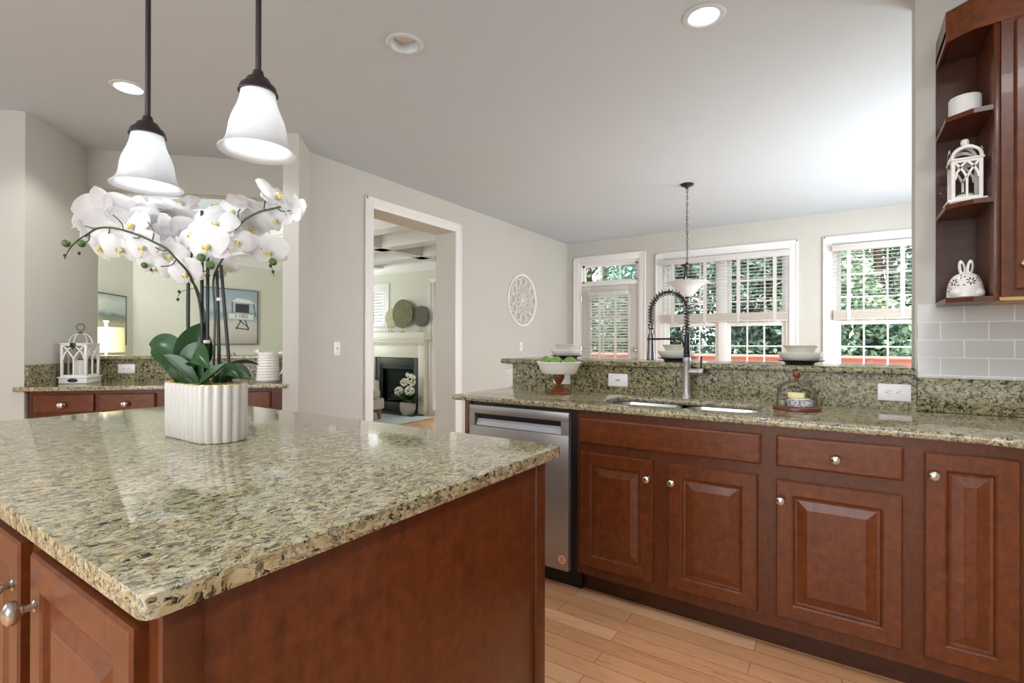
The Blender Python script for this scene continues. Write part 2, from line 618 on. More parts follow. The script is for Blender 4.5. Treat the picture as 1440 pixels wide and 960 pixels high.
        if r > 0:
            es = [e for e in bm2.edges if len(e.link_faces) == 2 and abs(e.verts[0].co.z - e.verts[1].co.z) < 1e-6
                  and e.calc_face_angle(0) > R(60)]
            bmesh.ops.bevel(bm2, geom=es, offset=r, segments=seg, affect='EDGES', profile=0.5, clamp_overlap=True)
        me = bpy.data.meshes.new('tmp')
        bm2.to_mesh(me); bm2.free()
        self.bm.from_mesh(me)
        bpy.data.meshes.remove(me)
        return self

    def mesh(self, name, smooth=40.0, fix=True):
        if fix:
            bmesh.ops.recalc_face_normals(self.bm, faces=self.bm.faces)
        me = bpy.data.meshes.new(name)
        self.bm.to_mesh(me)
        self.bm.free()
        if smooth:
            me.shade_smooth()
            me.set_sharp_from_angle(angle=R(smooth))
        return me


ROOTM = {}


def put_mats(me, mats):
    for m in (mats if isinstance(mats, (list, tuple)) else [mats]):
        me.materials.append(MATS[m])


def tag(o, label, cat, group=None, kind=None):
    o['label'] = label
    o['category'] = cat
    if group:
        o['group'] = group
    if kind:
        o['kind'] = kind
    return o


def thing(name, label, cat, loc=(0, 0, 0), rot=0.0, group=None):
    o = bpy.data.objects.new(name, None)
    o.empty_display_size = 0.1
    COL.objects.link(o)
    o.location = loc
    o.rotation_euler = (0, 0, rot)
    ROOTM[o.name] = Matrix.Translation(loc) @ Matrix.Rotation(rot, 4, 'Z')
    return tag(o, label, cat, group)


def part(parent, name, mb, mats, label=None, world=True, smooth=40.0, fix=True):
    """a mesh part; vertices given in world axes (world=True) or in the thing's own axes"""
    me = mb.mesh(name, smooth, fix)
    M = ROOTM[parent.name]
    if world:
        me.transform(M.inverted())
    put_mats(me, mats)
    o = bpy.data.objects.new(name, me)
    COL.objects.link(o)
    o.parent = parent
    ROOTM[o.name] = M
    if label:
        o['label'] = label
    return o


def single(name, mb, mats, label, cat, group=None, kind=None, smooth=40.0, fix=True, M=None):
    """a thing that is one mesh; origin at the middle of its base"""
    me = mb.mesh(name, smooth, fix)
    if M:
        me.transform(M)
    xs = [v.co for v in me.vertices]
    c = Vector(((min(v.x for v in xs) + max(v.x for v in xs)) / 2, (min(v.y for v in xs) + max(v.y for v in xs)) / 2, min(v.z for v in xs)))
    me.transform(Matrix.Translation(-c))
    put_mats(me, mats)
    o = bpy.data.objects.new(name, me)
    COL.objects.link(o)
    o.location = c
    ROOTM[o.name] = Matrix.Translation(c)
    return tag(o, label, cat, group, kind)


def struct(name, mb, mats, parent=None, smooth=40.0, M=None, fix=True):
    me = mb.mesh(name, smooth, fix)
    if M:
        me.transform(M)
    put_mats(me, mats)
    o = bpy.data.objects.new(name, me)
    COL.objects.link(o)
    if parent:
        o.parent = parent
        ROOTM[o.name] = ROOTM.get(parent.name, Matrix())
    else:
        o['kind'] = 'structure'
        ROOTM[o.name] = Matrix()
    return o


def children(o):
    return [c for c in bpy.data.objects if c.parent == o]


def dup(root, loc, rot=None, label=None, group=None):
    """copy of a thing with copies of its parts and their sub-parts"""
    r_ = root.copy()
    COL.objects.link(r_)
    r_.location = loc
    if rot is not None:
        r_.rotation_euler = (0, 0, rot)
    if label:
        r_['label'] = label
    if group:
        r_['group'] = group
    for ch in children(root):
        c = ch.copy(); COL.objects.link(c); c.parent = r_
        for g in children(ch):
            d = g.copy(); COL.objects.link(d); d.parent = c
    return r_


def frame(o, n, up_=(0, 0, 1)):
    """matrix with local Z along n"""
    z = Vector(n).normalized()
    u = Vector(up_)
    if abs(z.dot(u)) > 0.97:
        u = Vector((1, 0, 0))
    x = u.cross(z).normalized()
    y = z.cross(x)
    return Matrix(((x.x, y.x, z.x, o[0]), (x.y, y.y, z.y, o[1]), (x.z, y.z, z.z, o[2]), (0, 0, 0, 1)))


def smoothpath(pts, k=4):
    pts = [Vector(p) for p in pts]
    out = []
    for i in range(len(pts) - 1):
        p0 = pts[max(0, i - 1)]; p1 = pts[i]; p2 = pts[i + 1]; p3 = pts[min(len(pts) - 1, i + 2)]
        for j in range(k):
            t = j / k
            out.append(0.5 * ((2 * p1) + (p2 - p0) * t + (2 * p0 - 5 * p1 + 4 * p2 - p3) * t * t + (3 * p1 - p0 - 3 * p2 + p3) * t ** 3))
    out.append(pts[-1])
    return out


ROT45 = Matrix.Rotation(PI / 4, 4, 'Z')      # the corner bar's own axes: x along the bar, y into the wall


def walls_x(mb, y0, y1, x0, x1, z0, z1, openings):
    """wall along X with rectangular openings (xa, xb, za, zb)"""
    xs = sorted({x0, x1} | {o[0] for o in openings} | {o[1] for o in openings})
    for a, b in zip(xs, xs[1:]):
        op = [o for o in openings if o[0] <= a + 1e-6 and o[1] >= b - 1e-6]
        if not op:
            mb.box(a, y0, z0, b, y1, z1)
        else:
            o = op[0]
            if o[2] > z0 + 1e-4:
                mb.box(a, y0, z0, b, y1, o[2])
            if o[3] < z1 - 1e-4:
                mb.box(a, y0, o[3], b, y1, z1)
    return mb


# ------------------------------------------------------------------ the setting
ZC = 2.74
XL = -3.59          # the long wall with the doorway
YB = 6.98           # the window wall
YS = 2.795          # plane of the bar's half wall and the tiled wall
DW, DA = 3.92, 4.58  # corner bar: pier faces, recessed faces
EL, ER = -2.525, -0.916

mb = MB(); mb.box(-9.2, -3.2, -0.06, 2.75, 7.12, 0.0)
struct('floor', mb, 'oak_floor')

circ = lambda x, y, r_, n=32: [(x + r_ * math.cos(2 * PI * i / n), y + r_ * math.sin(2 * PI * i / n)) for i in range(n)]
CANS = [(-0.545, 2.452, 0.078), (-1.883, 1.837, 0.078), (-3.60, 1.235, 0.078)]
mb = MB()
mb.slab([(-9.2, -5.4), (2.75, -5.4), (2.75, 7.12), (-9.2, 7.12)], [circ(x, y, 0.068) for x, y, r_ in CANS], ZC, ZC + 0.14)  # runs past the rear wall as an added, unseen overhang against the sun
struct('ceiling', mb, 'ceiling_paint')

# long wall with the cased doorway, and the pier at the corner bar
mb = MB()
mb.prism([(XL, 3.11), (XL, 2.46), (-3.342, 2.202), (-3.42, 2.124), (-3.985, 2.69), (-3.875, 2.80), (-3.875, 3.11)], 0, ZC)
mb.box(XL - 0.285, 3.11, 2.43, XL, 4.28, ZC)
mb.box(XL - 0.285, 4.28, 0, XL, YB + 0.12, ZC)
struct('wall_left', mb, 'wall_paint')
mb = MB()
walls_x(mb, YB, YB + 0.14, XL - 0.28, 2.0, 0, ZC, [(-3.375, -2.43, 0, 2.42), (-2.10, -0.545, 0.58, 2.365), (-0.10, 0.73, 0.58, 2.365)])
struct('wall_back', mb, 'wall_paint')
mb = MB(); mb.box(0.265, YS, 0, 1.6, YS + 0.14, ZC)
struct('wall_right', mb, 'wall_paint')
mb = MB(); walls_y = [(1.45, 1.6)]
mb.box(1.45, YS + 0.14, 0, 1.6, 3.7, ZC); mb.box(1.45, 6.3, 0, 1.6, YB, ZC); mb.box(1.45, 3.7, 2.3, 1.6, 6.3, ZC); mb.box(1.45, 3.7, 0, 1.6, 6.3, 0.6)
struct('wall_east', mb, 'wall_paint')
mb = MB(); mb.box(-1.85, YS, 0, 0.265, YS + 0.125, 1.066)
struct('wall_bar', mb, 'wall_paint')
mb = MB(); walls_x(mb, -3.2, -3.05, -9.2, 2.75, 0, ZC, [(-7.6, -5.2, 0.5, 2.3), (-2.6, 1.0, 0.4, 2.5)])
struct('wall_rear', mb, 'wall_paint')
mb = MB(); mb.box(2.6, -3.05, 0, 2.75, YS + 0.14, ZC); mb.box(1.6, YS, 0, 2.75, YS + 0.14, ZC)
struct('wall_kitchen', mb, 'wall_paint')
mb = MB(); mb.box(-9.2, -3.05, 0, -9.05, 3.0, ZC)
struct('wall_far', mb, 'wall_paint')
# recess of the corner bar
mb = MB()
mb.box(-4.6, DW, 0, EL, DA + 0.14, ZC)
struct('wall_alcove', mb, 'wall_paint', M=ROT45)
mb = MB(); mb.box(EL, DA, 2.43, ER, DA + 0.14, ZC)
struct('wall_header', mb, 'wall_paint', M=ROT45)
mb = MB(); mb.box(EL, DA - 0.06, 0, ER, DA + 0.13, 1.062)
struct('wall_ledge', mb, 'wall_paint', M=ROT45)

# doorway casing
mb = MB()
cas = [(0, 0), (0.018, 0), (0.022, 0.012), (0.022, 0.075), (0.012, 0.09), (0, 0.09)]


def casing_y(mb, x, ya, yb, zt, w=0.09, out=0.022):
    """flat stepped casing round an opening in a wall of constant x, facing +x"""
    for (a, b, za, zb) in ((ya - w, ya, 0, zt + w), (yb, yb + w, 0, zt + w), (ya, yb, zt, zt + w)):
        mb.box(x, a, za, x + out * 0.7, b, zb, 0.002)
    mb.box(x, ya - w - 0.006, 0, x + out, ya - w + 0.022, zt + w + 0.006, 0.004)
    mb.box(x, yb + w - 0.022, 0, x + out, yb + w + 0.006, zt + w + 0.006, 0.004)
    mb.box(x, ya - w, zt + w - 0.022, x + out, yb + w, zt + w + 0.006, 0.004)


casing_y(mb, XL, 3.11, 4.28, 2.43)
struct('trim_1', mb, 'trim_paint')
mb = MB()
mb.box(XL, 2.46, 0, XL + 0.015, 3.02, 0.11, 0.004); mb.box(XL, 4.37, 0, XL + 0.015, YB, 0.11, 0.004)
struct('baseboard_left', mb, 'trim_paint')


def casing_x(mb, y, xa, xb, za, zt, w=0.09, out=0.022, sill=True):
    mb.box(xa - w, y - out * 0.7, za, xa, y, zt + w, 0.002); mb.box(xb, y - out * 0.7, za, xb + w, y, zt + w, 0.002)
    mb.box(xa, y - out * 0.7, zt, xb, y, zt + w, 0.002)
    mb.box(xa - w - 0.006, y - out, za, xa - w + 0.02, y, zt + w + 0.006, 0.004)
    mb.box(xb + w - 0.02, y - out, za, xb + w + 0.006, y, zt + w + 0.006, 0.004)
    mb.box(xa - w, y - out, zt + w - 0.02, xb + w, y, zt + w + 0.006, 0.004)
    if sill:
        mb.box(xa - w - 0.02, y - 0.06, za - 0.03, xb + w + 0.02, y + 0.03, za, 0.005)
        mb.box(xa - w, y - out * 0.7, za - 0.1, xb + w, y, za - 0.03, 0.003)


def sash_unit(parent, y, xa, xb, za, zb, zm):
    """double-hung unit: upper sash set back, lower sash in front, three panes by three rows in each"""
    for nm, (z0, z1, yo) in (('upper_sash', (zm - 0.02, zb, y + 0.075)), ('lower_sash', (za, zm + 0.02, y + 0.04))):
        s = 0.045
        m_ = MB()
        m_.box(xa, yo, z0, xa + s, yo + 0.034, z1, 0.004); m_.box(xb - s, yo, z0, xb, yo + 0.034, z1, 0.004)
        m_.box(xa + s, yo, z0, xb - s, yo + 0.034, z0 + s, 0.004); m_.box(xa + s, yo, z1 - s, xb - s, yo + 0.034, z1, 0.004)
        w = (xb - xa - 2 * s) / 3; h = (z1 - z0 - 2 * s) / 3
        for k in (1, 2):
            m_.box(xa + s + k * w - 0.009, yo + 0.008, z0 + s, xa + s + k * w + 0.009, yo + 0.026, z1 - s)
            m_.box(xa + s, yo + 0.009, z0 + s + k * h - 0.009, xb - s, yo + 0.025, z0 + s + k * h + 0.009)
        sh = struct(nm, m_, 'trim_paint', parent)
        g = MB(); g.box(xa + s - 0.004, yo + 0.015, z0 + s - 0.004, xb - s + 0.004, yo + 0.019, z1 - s + 0.004)
        struct('pane', g, 'window_glass', sh)


mb = MB(); casing_x(mb, YB, -2.10, -0.545, 0.58, 2.365)
for a, b in ((-2.10, -2.06), (-0.585, -0.545), (-1.365, -1.265)):
    mb.box(a, YB + 0.01, 0.58, b, YB + 0.13, 2.365, 0.003)
mb.box(-2.10, YB + 0.01, 2.335, -0.545, YB + 0.13, 2.365); mb.box(-2.10, YB + 0.01, 0.58, -0.545, YB + 0.13, 0.61)
w1 = struct('window_1', mb, 'trim_paint')
sash_unit(w1, YB, -2.06, -1.365, 0.61, 2.335, 1.45); sash_unit(w1, YB, -1.265, -0.585, 0.61, 2.335, 1.45)
mb = MB(); casing_x(mb, YB, -0.10, 0.73, 0.58, 2.365)
for a, b in ((-0.10, -0.06), (0.69, 0.73)):
    mb.box(a, YB + 0.01, 0.58, b, YB + 0.13, 2.365, 0.003)
mb.box(-0.10, YB + 0.01, 2.335, 0.73, YB + 0.13, 2.365); mb.box(-0.10, YB + 0.01, 0.58, 0.73, YB + 0.13, 0.61)
w2 = struct('window_2', mb, 'trim_paint')
sash_unit(w2, YB, -0.06, 0.69, 0.61, 2.335, 1.45)

# glazed door with its transom
mb = MB(); casing_x(mb, YB, -3.375, -2.43, 0.0, 2.42, sill=False)
mb.box(-3.375, YB + 0.01, 0, -3.345, YB + 0.13, 2.42); mb.box(-2.46, YB + 0.01, 0, -2.43, YB + 0.13, 2.42)
mb.box(-3.345, YB + 0.01, 2.385, -2.46, YB + 0.13, 2.42); mb.box(-3.345, YB + 0.005, 2.06, -2.46, YB + 0.13, 2.115, 0.003)
for k in (1, 2):
    x = -3.345 + k * 0.295
    mb.box(x - 0.009, YB + 0.06, 2.115, x + 0.009, YB + 0.09, 2.385)
mb.box(-3.345, YB + 0.05, 2.115, -3.31, YB + 0.1, 2.385); mb.box(-2.495, YB + 0.05, 2.115, -2.46, YB + 0.1, 2.385)
mb.box(-3.345, YB + 0.05, 2.355, -2.46, YB + 0.1, 2.385); mb.box(-3.345, YB + 0.05, 2.115, -2.46, YB + 0.1, 2.14)
d1 = struct('door_1', mb, 'trim_paint')
g = MB(); g.box(-3.33, YB + 0.073, 2.12, -2.47, YB + 0.077, 2.38)
struct('transom_pane', g, 'window_glass', d1)
mb = MB()
dx0, dx1 = -3.342, -2.463
mb.box(dx0, YB + 0.02, 0.012, -3.20, YB + 0.064, 2.055, 0.003); mb.box(-2.60, YB + 0.02, 0.012, dx1, YB + 0.064, 2.055, 0.003)
mb.box(-3.20, YB + 0.02, 0.012, -2.60, YB + 0.064, 0.26, 0.003); mb.box(-3.20, YB + 0.02, 1.93, -2.60, YB + 0.064, 2.055, 0.003)
for a, b, c_, d_ in ((-3.225, -3.19, 0.24, 1.95), (-2.61, -2.575, 0.24, 1.95)):
    mb.box(a, YB + 0.008, c_, b, YB + 0.03, d_, 0.006)
mb.box(-3.225, YB + 0.008, 1.92, -2.575, YB + 0.03, 1.955, 0.006); mb.box(-3.225, YB + 0.008, 0.235, -2.575, YB + 0.03, 0.27, 0.006)
for x in (-3.0, -2.8):
    mb.box(x - 0.01, YB + 0.03, 0.26, x + 0.01, YB + 0.05, 1.93)
for z in (0.59, 0.92, 1.25, 1.58):
    mb.box(-3.20, YB + 0.03, z - 0.01, -2.60, YB + 0.05, z + 0.01)
lf = struct('door_leaf', mb, 'door_paint', d1)
g = MB(); g.box(-3.20, YB + 0.04, 0.26, -2.60, YB + 0.044, 1.93)
struct('door_pane', g, 'window_glass', d1)
g = MB()
g.lathe([(0, 0.028), (0.012, 0.03), (0.026, 0.02), (0.029, 0), (0.029, -0.004), (0, -0.004)], seg=20, M=frame((-2.50, YB + 0.016, 1.10), (0, -1, 0)))
struct('deadbolt', g, 'nickel', d1)
g = MB()
g.lathe([(0, 0.012), (0.03, 0.01), (0.032, 0), (0, -0.004)], seg=20, M=frame((-2.50, YB + 0.016, 0.965), (0, -1, 0)))
g.tube(smoothpath([(-2.50, YB + 0.01, 0.965), (-2.50, YB - 0.04, 0.965), (-2.53, YB - 0.046, 0.965), (-2.62, YB - 0.046, 0.962)]), 0.009, 8)
struct('lever_handle', g, 'nickel', d1)
g = MB()
for z in (0.3, 1.05, 1.84):
    g.cyl((-3.348, YB + 0.008, z), (-3.348, YB + 0.008, z + 0.1), 0.009, 8)
struct('hinge', g, 'nickel', d1)

# dining room beyond the corner bar
mb = MB()
mb.box(-7.95, 2.735, 0, -7.80, 4.95, ZC)
struct('wall_dining', mb, 'pale_green_paint')
mb = MB(); mb.prism([(-7.80, 2.735), (-6.40, 1.335), (-6.50, 1.235), (-7.95, 2.685), (-7.95, 2.735)], 0, ZC)
struct('wall_angled', mb, 'pale_green_paint')
mb = MB(); mb.box(-7.95, 4.95, 0, -6.85, 5.05, ZC)
struct('wall_partition', mb, 'pale_green_paint')
crown = [(0, 2.38), (0.03, 2.385), (0.045, 2.42), (0.09, 2.48), (0.105, 2.50), (0.115, 2.54), (0, 2.54)]
mb = MB(); mb.sweep([(-6.40, 1.335), (-7.80, 2.735), (-7.80, 4.95)], crown, 1)
struct('trim_2', mb, 'trim_paint')
mb = MB()
mb.prism([(-6.40, 1.335), (-7.80, 2.735), (-7.80, 4.95), (-7.15, 4.95), (-7.15, 3.0), (-5.95, 1.785)], 2.54, ZC)
mb.sweep([(-5.95, 1.785), (-7.15, 3.0), (-7.15, 4.95)], [(0, 2.60), (0.03, 2.605), (0.07, 2.67), (0.075, ZC - 0.003), (0, ZC - 0.003)], 1)
struct('trim_3', mb, 'trim_paint')

# living room beyond the doorway
YF_ = 6.2
mb = MB()
walls_x(mb, YF_, YF_ + 0.14, -9.1, XL - 0.285, 0, ZC, [(-7.62, -6.80, 1.50, 2.17), (-5.72, -5.0, 0.08, 2.2)])
struct('wall_fireplace', mb, 'pale_green_paint')
mb = MB(); mb.box(-9.2, 3.0, 0, -9.05, YF_, ZC)
struct('wall_west', mb, 'pale_green_paint')
mb = MB()
for y in (5.55, 4.75, 3.95):
    mb.box(-9.0, y, 2.50, XL - 0.30, y + 0.2, ZC - 0.001)
    mb.box(-9.0, y - 0.05, 2.66, XL - 0.30, y + 0.25, ZC - 0.001)
for x in (-6.95, -5.5):
    mb.box(x, 3.4, 2.50, x + 0.2, YF_, ZC - 0.001)
struct('trim_4', mb, 'trim_paint')
mb = MB(); mb.sweep([(-9.0, YF_), (XL - 0.29, YF_)], [(0, 2.40), (0.03, 2.405), (0.05, 2.43), (0.1, 2.50), (0.12, 2.55), (0.12, ZC - 0.002), (0, ZC - 0.002)], 1)
struct('trim_5', mb, 'trim_paint')
mb = MB(); casing_x(mb, YF_, -7.62, -6.80, 1.50, 2.17, 0.085)
for a, b in ((-7.62, -7.58), (-6.84, -6.80)):
    mb.box(a, YF_ + 0.01, 1.50, b, YF_ + 0.13, 2.17)
mb.box(-7.62, YF_ + 0.01, 2.13, -6.80, YF_ + 0.13, 2.17); mb.box(-7.62, YF_ + 0.01, 1.50, -6.80, YF_ + 0.13, 1.54)
w3 = struct('window_3', mb, 'trim_paint')
g = MB(); g.box(-7.6, YF_ + 0.08, 1.52, -6.82, YF_ + 0.084, 2.15)
struct('pane', g, 'window_glass', w3)
mb = MB(); casing_x(mb, YF_, -5.72, -5.0, 0.08, 2.2, 0.06, sill=False)  # added window: its bright sky stands in for a sunlit strip of wall
for a, b in ((-5.72, -5.68), (-5.04, -5.0)):
    mb.box(a, YF_ + 0.01, 0.08, b, YF_ + 0.13, 2.2)
w4 = struct('added_window_4', mb, 'trim_paint')
g = MB(); g.box(-5.7, YF_ + 0.08, 0.1, -5.02, YF_ + 0.084, 2.18)
struct('pane', g, 'window_glass', w4)

# tiled backsplash and its grout
mb = MB(); mb.box(0.272, YS - 0.01, 1.058, 1.45, YS, 1.372)
wt = struct('wall_tile', mb, 'subway_tile', M=Matrix.Translation((-0.272, -YS, -1.372)))
wt.location = (0.272, YS, 1.372)

# ------------------------------------------------------------------ cabinets and stone
def panel_door(mb, x0, x1, z0, z1, y, th=0.02, stile=0.058):
    """raised-panel door, front face at y (facing -y)"""
    loops = [(0.0, th), (0.0, 0.004), (0.004, 0.0), (stile - 0.006, 0.0), (stile, 0.003), (stile + 0.004, 0.010), (stile + 0.012, 0.011), (stile + 0.042, 0.003), (stile + 0.044, 0.002)]
    vs = []
    for ins, dy in loops:
        vs += [(x0 + ins, y + dy, z0 + ins), (x1 - ins, y + dy, z0 + ins), (x1 - ins, y + dy, z1 - ins), (x0 + ins, y + dy, z1 - ins)]
    fl = []
    for k in range(len(loops) - 1):
        for i in range(4):
            j = (i + 1) % 4
            fl.append((4 * k + i, 4 * k + j, 4 * k + 4 + j, 4 * k + 4 + i))
    n = 4 * (len(loops) - 1)
    fl.append((n, n + 1, n + 2, n + 3)); fl.append((3, 2, 1, 0))
    mb.faces(vs, fl)
    return mb


def drawer_front(mb, x0, x1, z0, z1, y, th=0.02):
    loops = [(0.0, th), (0.0, 0.005), (0.005, 0.001), (0.009, 0.0)]
    vs = []
    for ins, dy in loops:
        vs += [(x0 + ins, y + dy, z0 + ins), (x1 - ins, y + dy, z0 + ins), (x1 - ins, y + dy, z1 - ins), (x0 + ins, y + dy, z1 - ins)]
    fl = []
    for k in range(len(loops) - 1):
        for i in range(4):
            j = (i + 1) % 4
            fl.append((4 * k + i, 4 * k + j, 4 * k + 4 + j, 4 * k + 4 + i))
    n = 4 * (len(loops) - 1)
    fl.append((n, n + 1, n + 2, n + 3)); fl.append((3, 2, 1, 0))
    mb.faces(vs, fl)
    return mb


def knob(mb, p, d=(0, -1, 0), s=1.0):
    prof = [(0.0085, -0.002), (0.0085, 0.002), (0.005, 0.004), (0.0048, 0.012), (0.008, 0.015), (0.0145, 0.019), (0.0162, 0.024), (0.0145, 0.0295), (0.009, 0.033), (0, 0.034)]
    mb.lathe([(r_ * s, z * s) for r_, z in prof], seg=20, M=frame(p, d))
    return mb


YD = 2.16        # door fronts of the sink run
YFR = 2.18       # face frame
YT = 2.255       # toe kick


def base_cabinet(name, label, x0, x1, doors, drawers, knobs_d, knobs_w, base='cherry'):
    t = thing(name, label, 'base cabinet', ((x0 + x1) / 2, YFR, 0), 0, 'cherry base cabinets under the sink counter')
    b = MB()
    b.box(x0, YFR, 0.105, x1, YFR + 0.02, 0.882)
    b.box(x0, YFR + 0.02, 0.105, x0 + 0.018, YS - 0.03, 0.882); b.box(x1 - 0.018, YFR + 0.02, 0.105, x1, YS - 0.03, 0.882)
    b.box(x0, YFR + 0.02, 0.105, x1, YS - 0.03, 0.123); b.box(x0, YS - 0.03, 0.105, x1, YS - 0.018, 0.882)
    part(t, 'body', b, 'cherry_panel')
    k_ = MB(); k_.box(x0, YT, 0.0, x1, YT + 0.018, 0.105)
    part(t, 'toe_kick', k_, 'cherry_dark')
    for (a, c, z0, z1), kp in zip(doors, knobs_d):
        d = part(t, 'door', panel_door(MB(), a, c, z0, z1, YD), 'cherry', smooth=6)
        if kp:
            part(d, 'knob', knob(MB(), (kp[0], YD, kp[1])), 'nickel', 'brushed nickel knob')
    for (a, c, z0, z1), kp in zip(drawers, knobs_w):
        d = part(t, 'drawer', drawer_front(MB(), a, c, z0, z1, YD), 'cherry_across', smooth=6)
        if kp:
            part(d, 'knob', knob(MB(), (kp[0], YD, kp[1])), 'nickel', 'brushed nickel knob')
    return t


base_cabinet('sink_cabinet', 'cherry sink cabinet with two raised-panel doors under a plain false front', -1.062, -0.245,
             [(-1.04, -0.692, 0.152, 0.689), (-0.624, -0.278, 0.155, 0.689)], [(-1.043, -0.266, 0.732, 0.850)],
             [(-0.712, 0.611), (-0.605, 0.611)], [None])
base_cabinet('drawer_cabinet', 'cherry base cabinet with one drawer above one wide raised-panel door', -0.245, 0.202,
             [(-0.212, 0.172, 0.159, 0.683)], [(-0.213, 0.175, 0.734, 0.851)], [(-0.196, 0.609)], [(-0.021, 0.786)])
base_cabinet('corner_cabinet', 'cherry base cabinet with a single tall narrow door beside the drawer cabinet', 0.202, 0.50,
             [(0.230, 0.462, 0.155, 0.842)], [], [(0.252, 0.770)], [])
t = thing('return_cabinet', 'cherry corner base at the very end of the counter where the stone turns', 'base cabinet', (0.95, 2.3, 0))
b = MB(); b.prism([(0.502, 2.182), (0.56, 2.125), (0.79, 1.915), (1.29, 1.915), (1.29, YS - 0.022), (0.502, YS - 0.022)], 0.105, 0.882)
part(t, 'body', b, 'cherry_panel', smooth=0)
b = MB(); b.prism([(0.502, 2.257), (0.59, 2.20), (0.82, 1.99), (1.29, 1.99), (1.29, YS - 0.03), (0.502, YS - 0.03)], 0, 0.105)
part(t, 'toe_kick', b, 'cherry_dark', smooth=0)
mb = MB(); mb.box(-1.752, YFR - 0.005, 0, -1.712, YS - 0.02, 0.882, 0.002)
single('cabinet_end_panel', mb, 'cherry', 'narrow cherry end panel closing the counter run beside the dishwasher', 'cabinet panel')

# dishwasher
t = thing('dishwasher', 'stainless steel dishwasher with pocket handle beside the sink cabinet', 'dishwasher', (-1.405, YFR, 0))
b = MB(); b.box(-1.71, YFR + 0.012, 0.1, -1.064, YS - 0.04, 0.88)
part(t, 'tub', b, 'black_plastic')
b = MB()
x0, x1, z0, z1 = -1.708, -1.101, 0.100, 0.866
hx0, hx1, hz0, hz1 = -1.672, -1.142, 0.755, 0.822
yd = YD
b.box(x0, yd, z0, x1, yd + 0.03, hz0, 0.002); b.box(x0, yd, hz1, x1, yd + 0.03, z1, 0.002)
b.box(x0, yd, hz0, hx0, yd + 0.03, hz1); b.box(hx1, yd, hz0, x1, yd + 0.03, hz1)
dr = part(t, 'door', b, 'steel')
b = MB(); b.box(hx0, yd + 0.026, hz0, hx1, yd + 0.034, hz1)
b.box(hx0, yd + 0.004, hz1 - 0.012, hx1, yd + 0.03, hz1)
part(dr, 'pocket_handle', b, 'black_plastic', 'dark recess of the pocket handle')
b = MB()
b.faces([(hx0 + 0.008, yd + 0.004, hz0 + 0.004), (hx1 - 0.004, yd + 0.004, hz0 + 0.002), (hx1 - 0.004, yd + 0.024, hz0 + 0.038), (hx0 + 0.008, yd + 0.024, hz0 + 0.038),
         (hx0 + 0.008, yd + 0.008, hz0 + 0.002), (hx1 - 0.004, yd + 0.008, hz0 + 0.0), (hx1 - 0.004, yd + 0.027, hz0 + 0.036), (hx0 + 0.008, yd + 0.027, hz0 + 0.036)],
        [(0, 1, 2, 3), (7, 6, 5, 4), (0, 4, 5, 1), (1, 5, 6, 2), (2, 6, 7, 3), (3, 7, 4, 0)])
cp = part(dr, 'control_panel', b, 'panel_grey', 'pale grey control strip', smooth=0)
b = MB(); b.lathe([(0, 0.0009), (0.021, 0.0009), (0.021, 0)], seg=28, M=frame((-1.135, yd, 0.152), (0, -1, 0)))
part(dr, 'sticker', b, 'sticker', 'round peach sticker', smooth=0)
b = MB()
for i, (w, z) in enumerate(((0.012, 0.162), (0.020, 0.1575), (0.022, 0.153), (0.018, 0.1455), (0.02, 0.1415))):
    b.box(-1.135 - w / 2, yd - 0.0016, z - 0.0011, -1.135 + w / 2, yd - 0.0008, z + 0.0011)
part(dr, 'sticker_print', b, 'sticker_ink', smooth=0)
b = MB(); b.box(-1.71, YT - 0.02, 0.0, -1.064, YT + 0.0, 0.098)
part(t, 'toe_kick', b, 'black_plastic')

# sink counter with its sink opening
def rrect(x0, y0, x1, y1, r, n=6):
    out = []
    for cx, cy, a in ((x1 - r, y0 + r, -90), (x1 - r, y1 - r, 0), (x0 + r, y1 - r, 90), (x0 + r, y0 + r, 180)):
        for i in range(n + 1):
            q = R(a + 90 * i / n)
            out.append((cx + r * math.cos(q), cy + r * math.sin(q)))
    return out


SX0, SX1, SY0, SY1 = -1.00, -0.305, 2.285, 2.625
mb = MB()
front = [(-1.822, 2.15), (0.33, 2.15)] + [(0.33 + 0.30 * math.sin(a), 2.15 - 0.30 * (1 - math.cos(a))) for a in [R(x) for x in (8, 16, 24, 32, 40)]]
last = front[-1]
front += [(last[0] + 0.25, last[1] - 0.21), (1.3, last[1] - 0.21), (1.3, YS - 0.012), (-1.822, YS - 0.012)]
mb.slab(front, [rrect(SX0, SY0, SX1, SY1, 0.07)], 0.884, 0.914, 0.009)
single('sink_countertop', mb, 'granite', 'speckled granite counter slab holding the sink and faucet', 'countertop')

t = thing('double_sink', 'undermount stainless double bowl sink set into the granite counter', 'sink', (-0.65, 2.455, 0.70))
b = MB()
for a, c in ((SX0 - 0.008, -0.672), (-0.645, SX1 + 0.008)):
    tops = rrect(a, SY0 - 0.008, c, SY1 + 0.008, 0.07)
    lows = rrect(a + 0.02, SY0 + 0.012, c - 0.02, SY1 - 0.012, 0.06)
    n = len(tops)
    vs = [(x, y, 0.883) for x, y in tops] + [(x, y, 0.72) for x, y in lows] + [((a + c) / 2, 2.455, 0.712)]
    fl = [(i, (i + 1) % n, n + (i + 1) % n, n + i) for i in range(n)] + [(n + i, n + (i + 1) % n, 2 * n) for i in range(n)]
    b.faces(vs, fl)
b.box(-0.674, SY0 - 0.008, 0.86, -0.643, SY1 + 0.008, 0.872, 0.005)
part(t, 'bowls', b, 'sink_steel', fix=False)
for x in (-0.835, -0.475):
    b = MB(); b.lathe([(0.04, 0.004), (0.036, 0.006), (0.03, 0.001), (0, 0)], c=(x, 2.455, 0.7125), seg=24)
    part(t, 'drain', b, 'nickel')

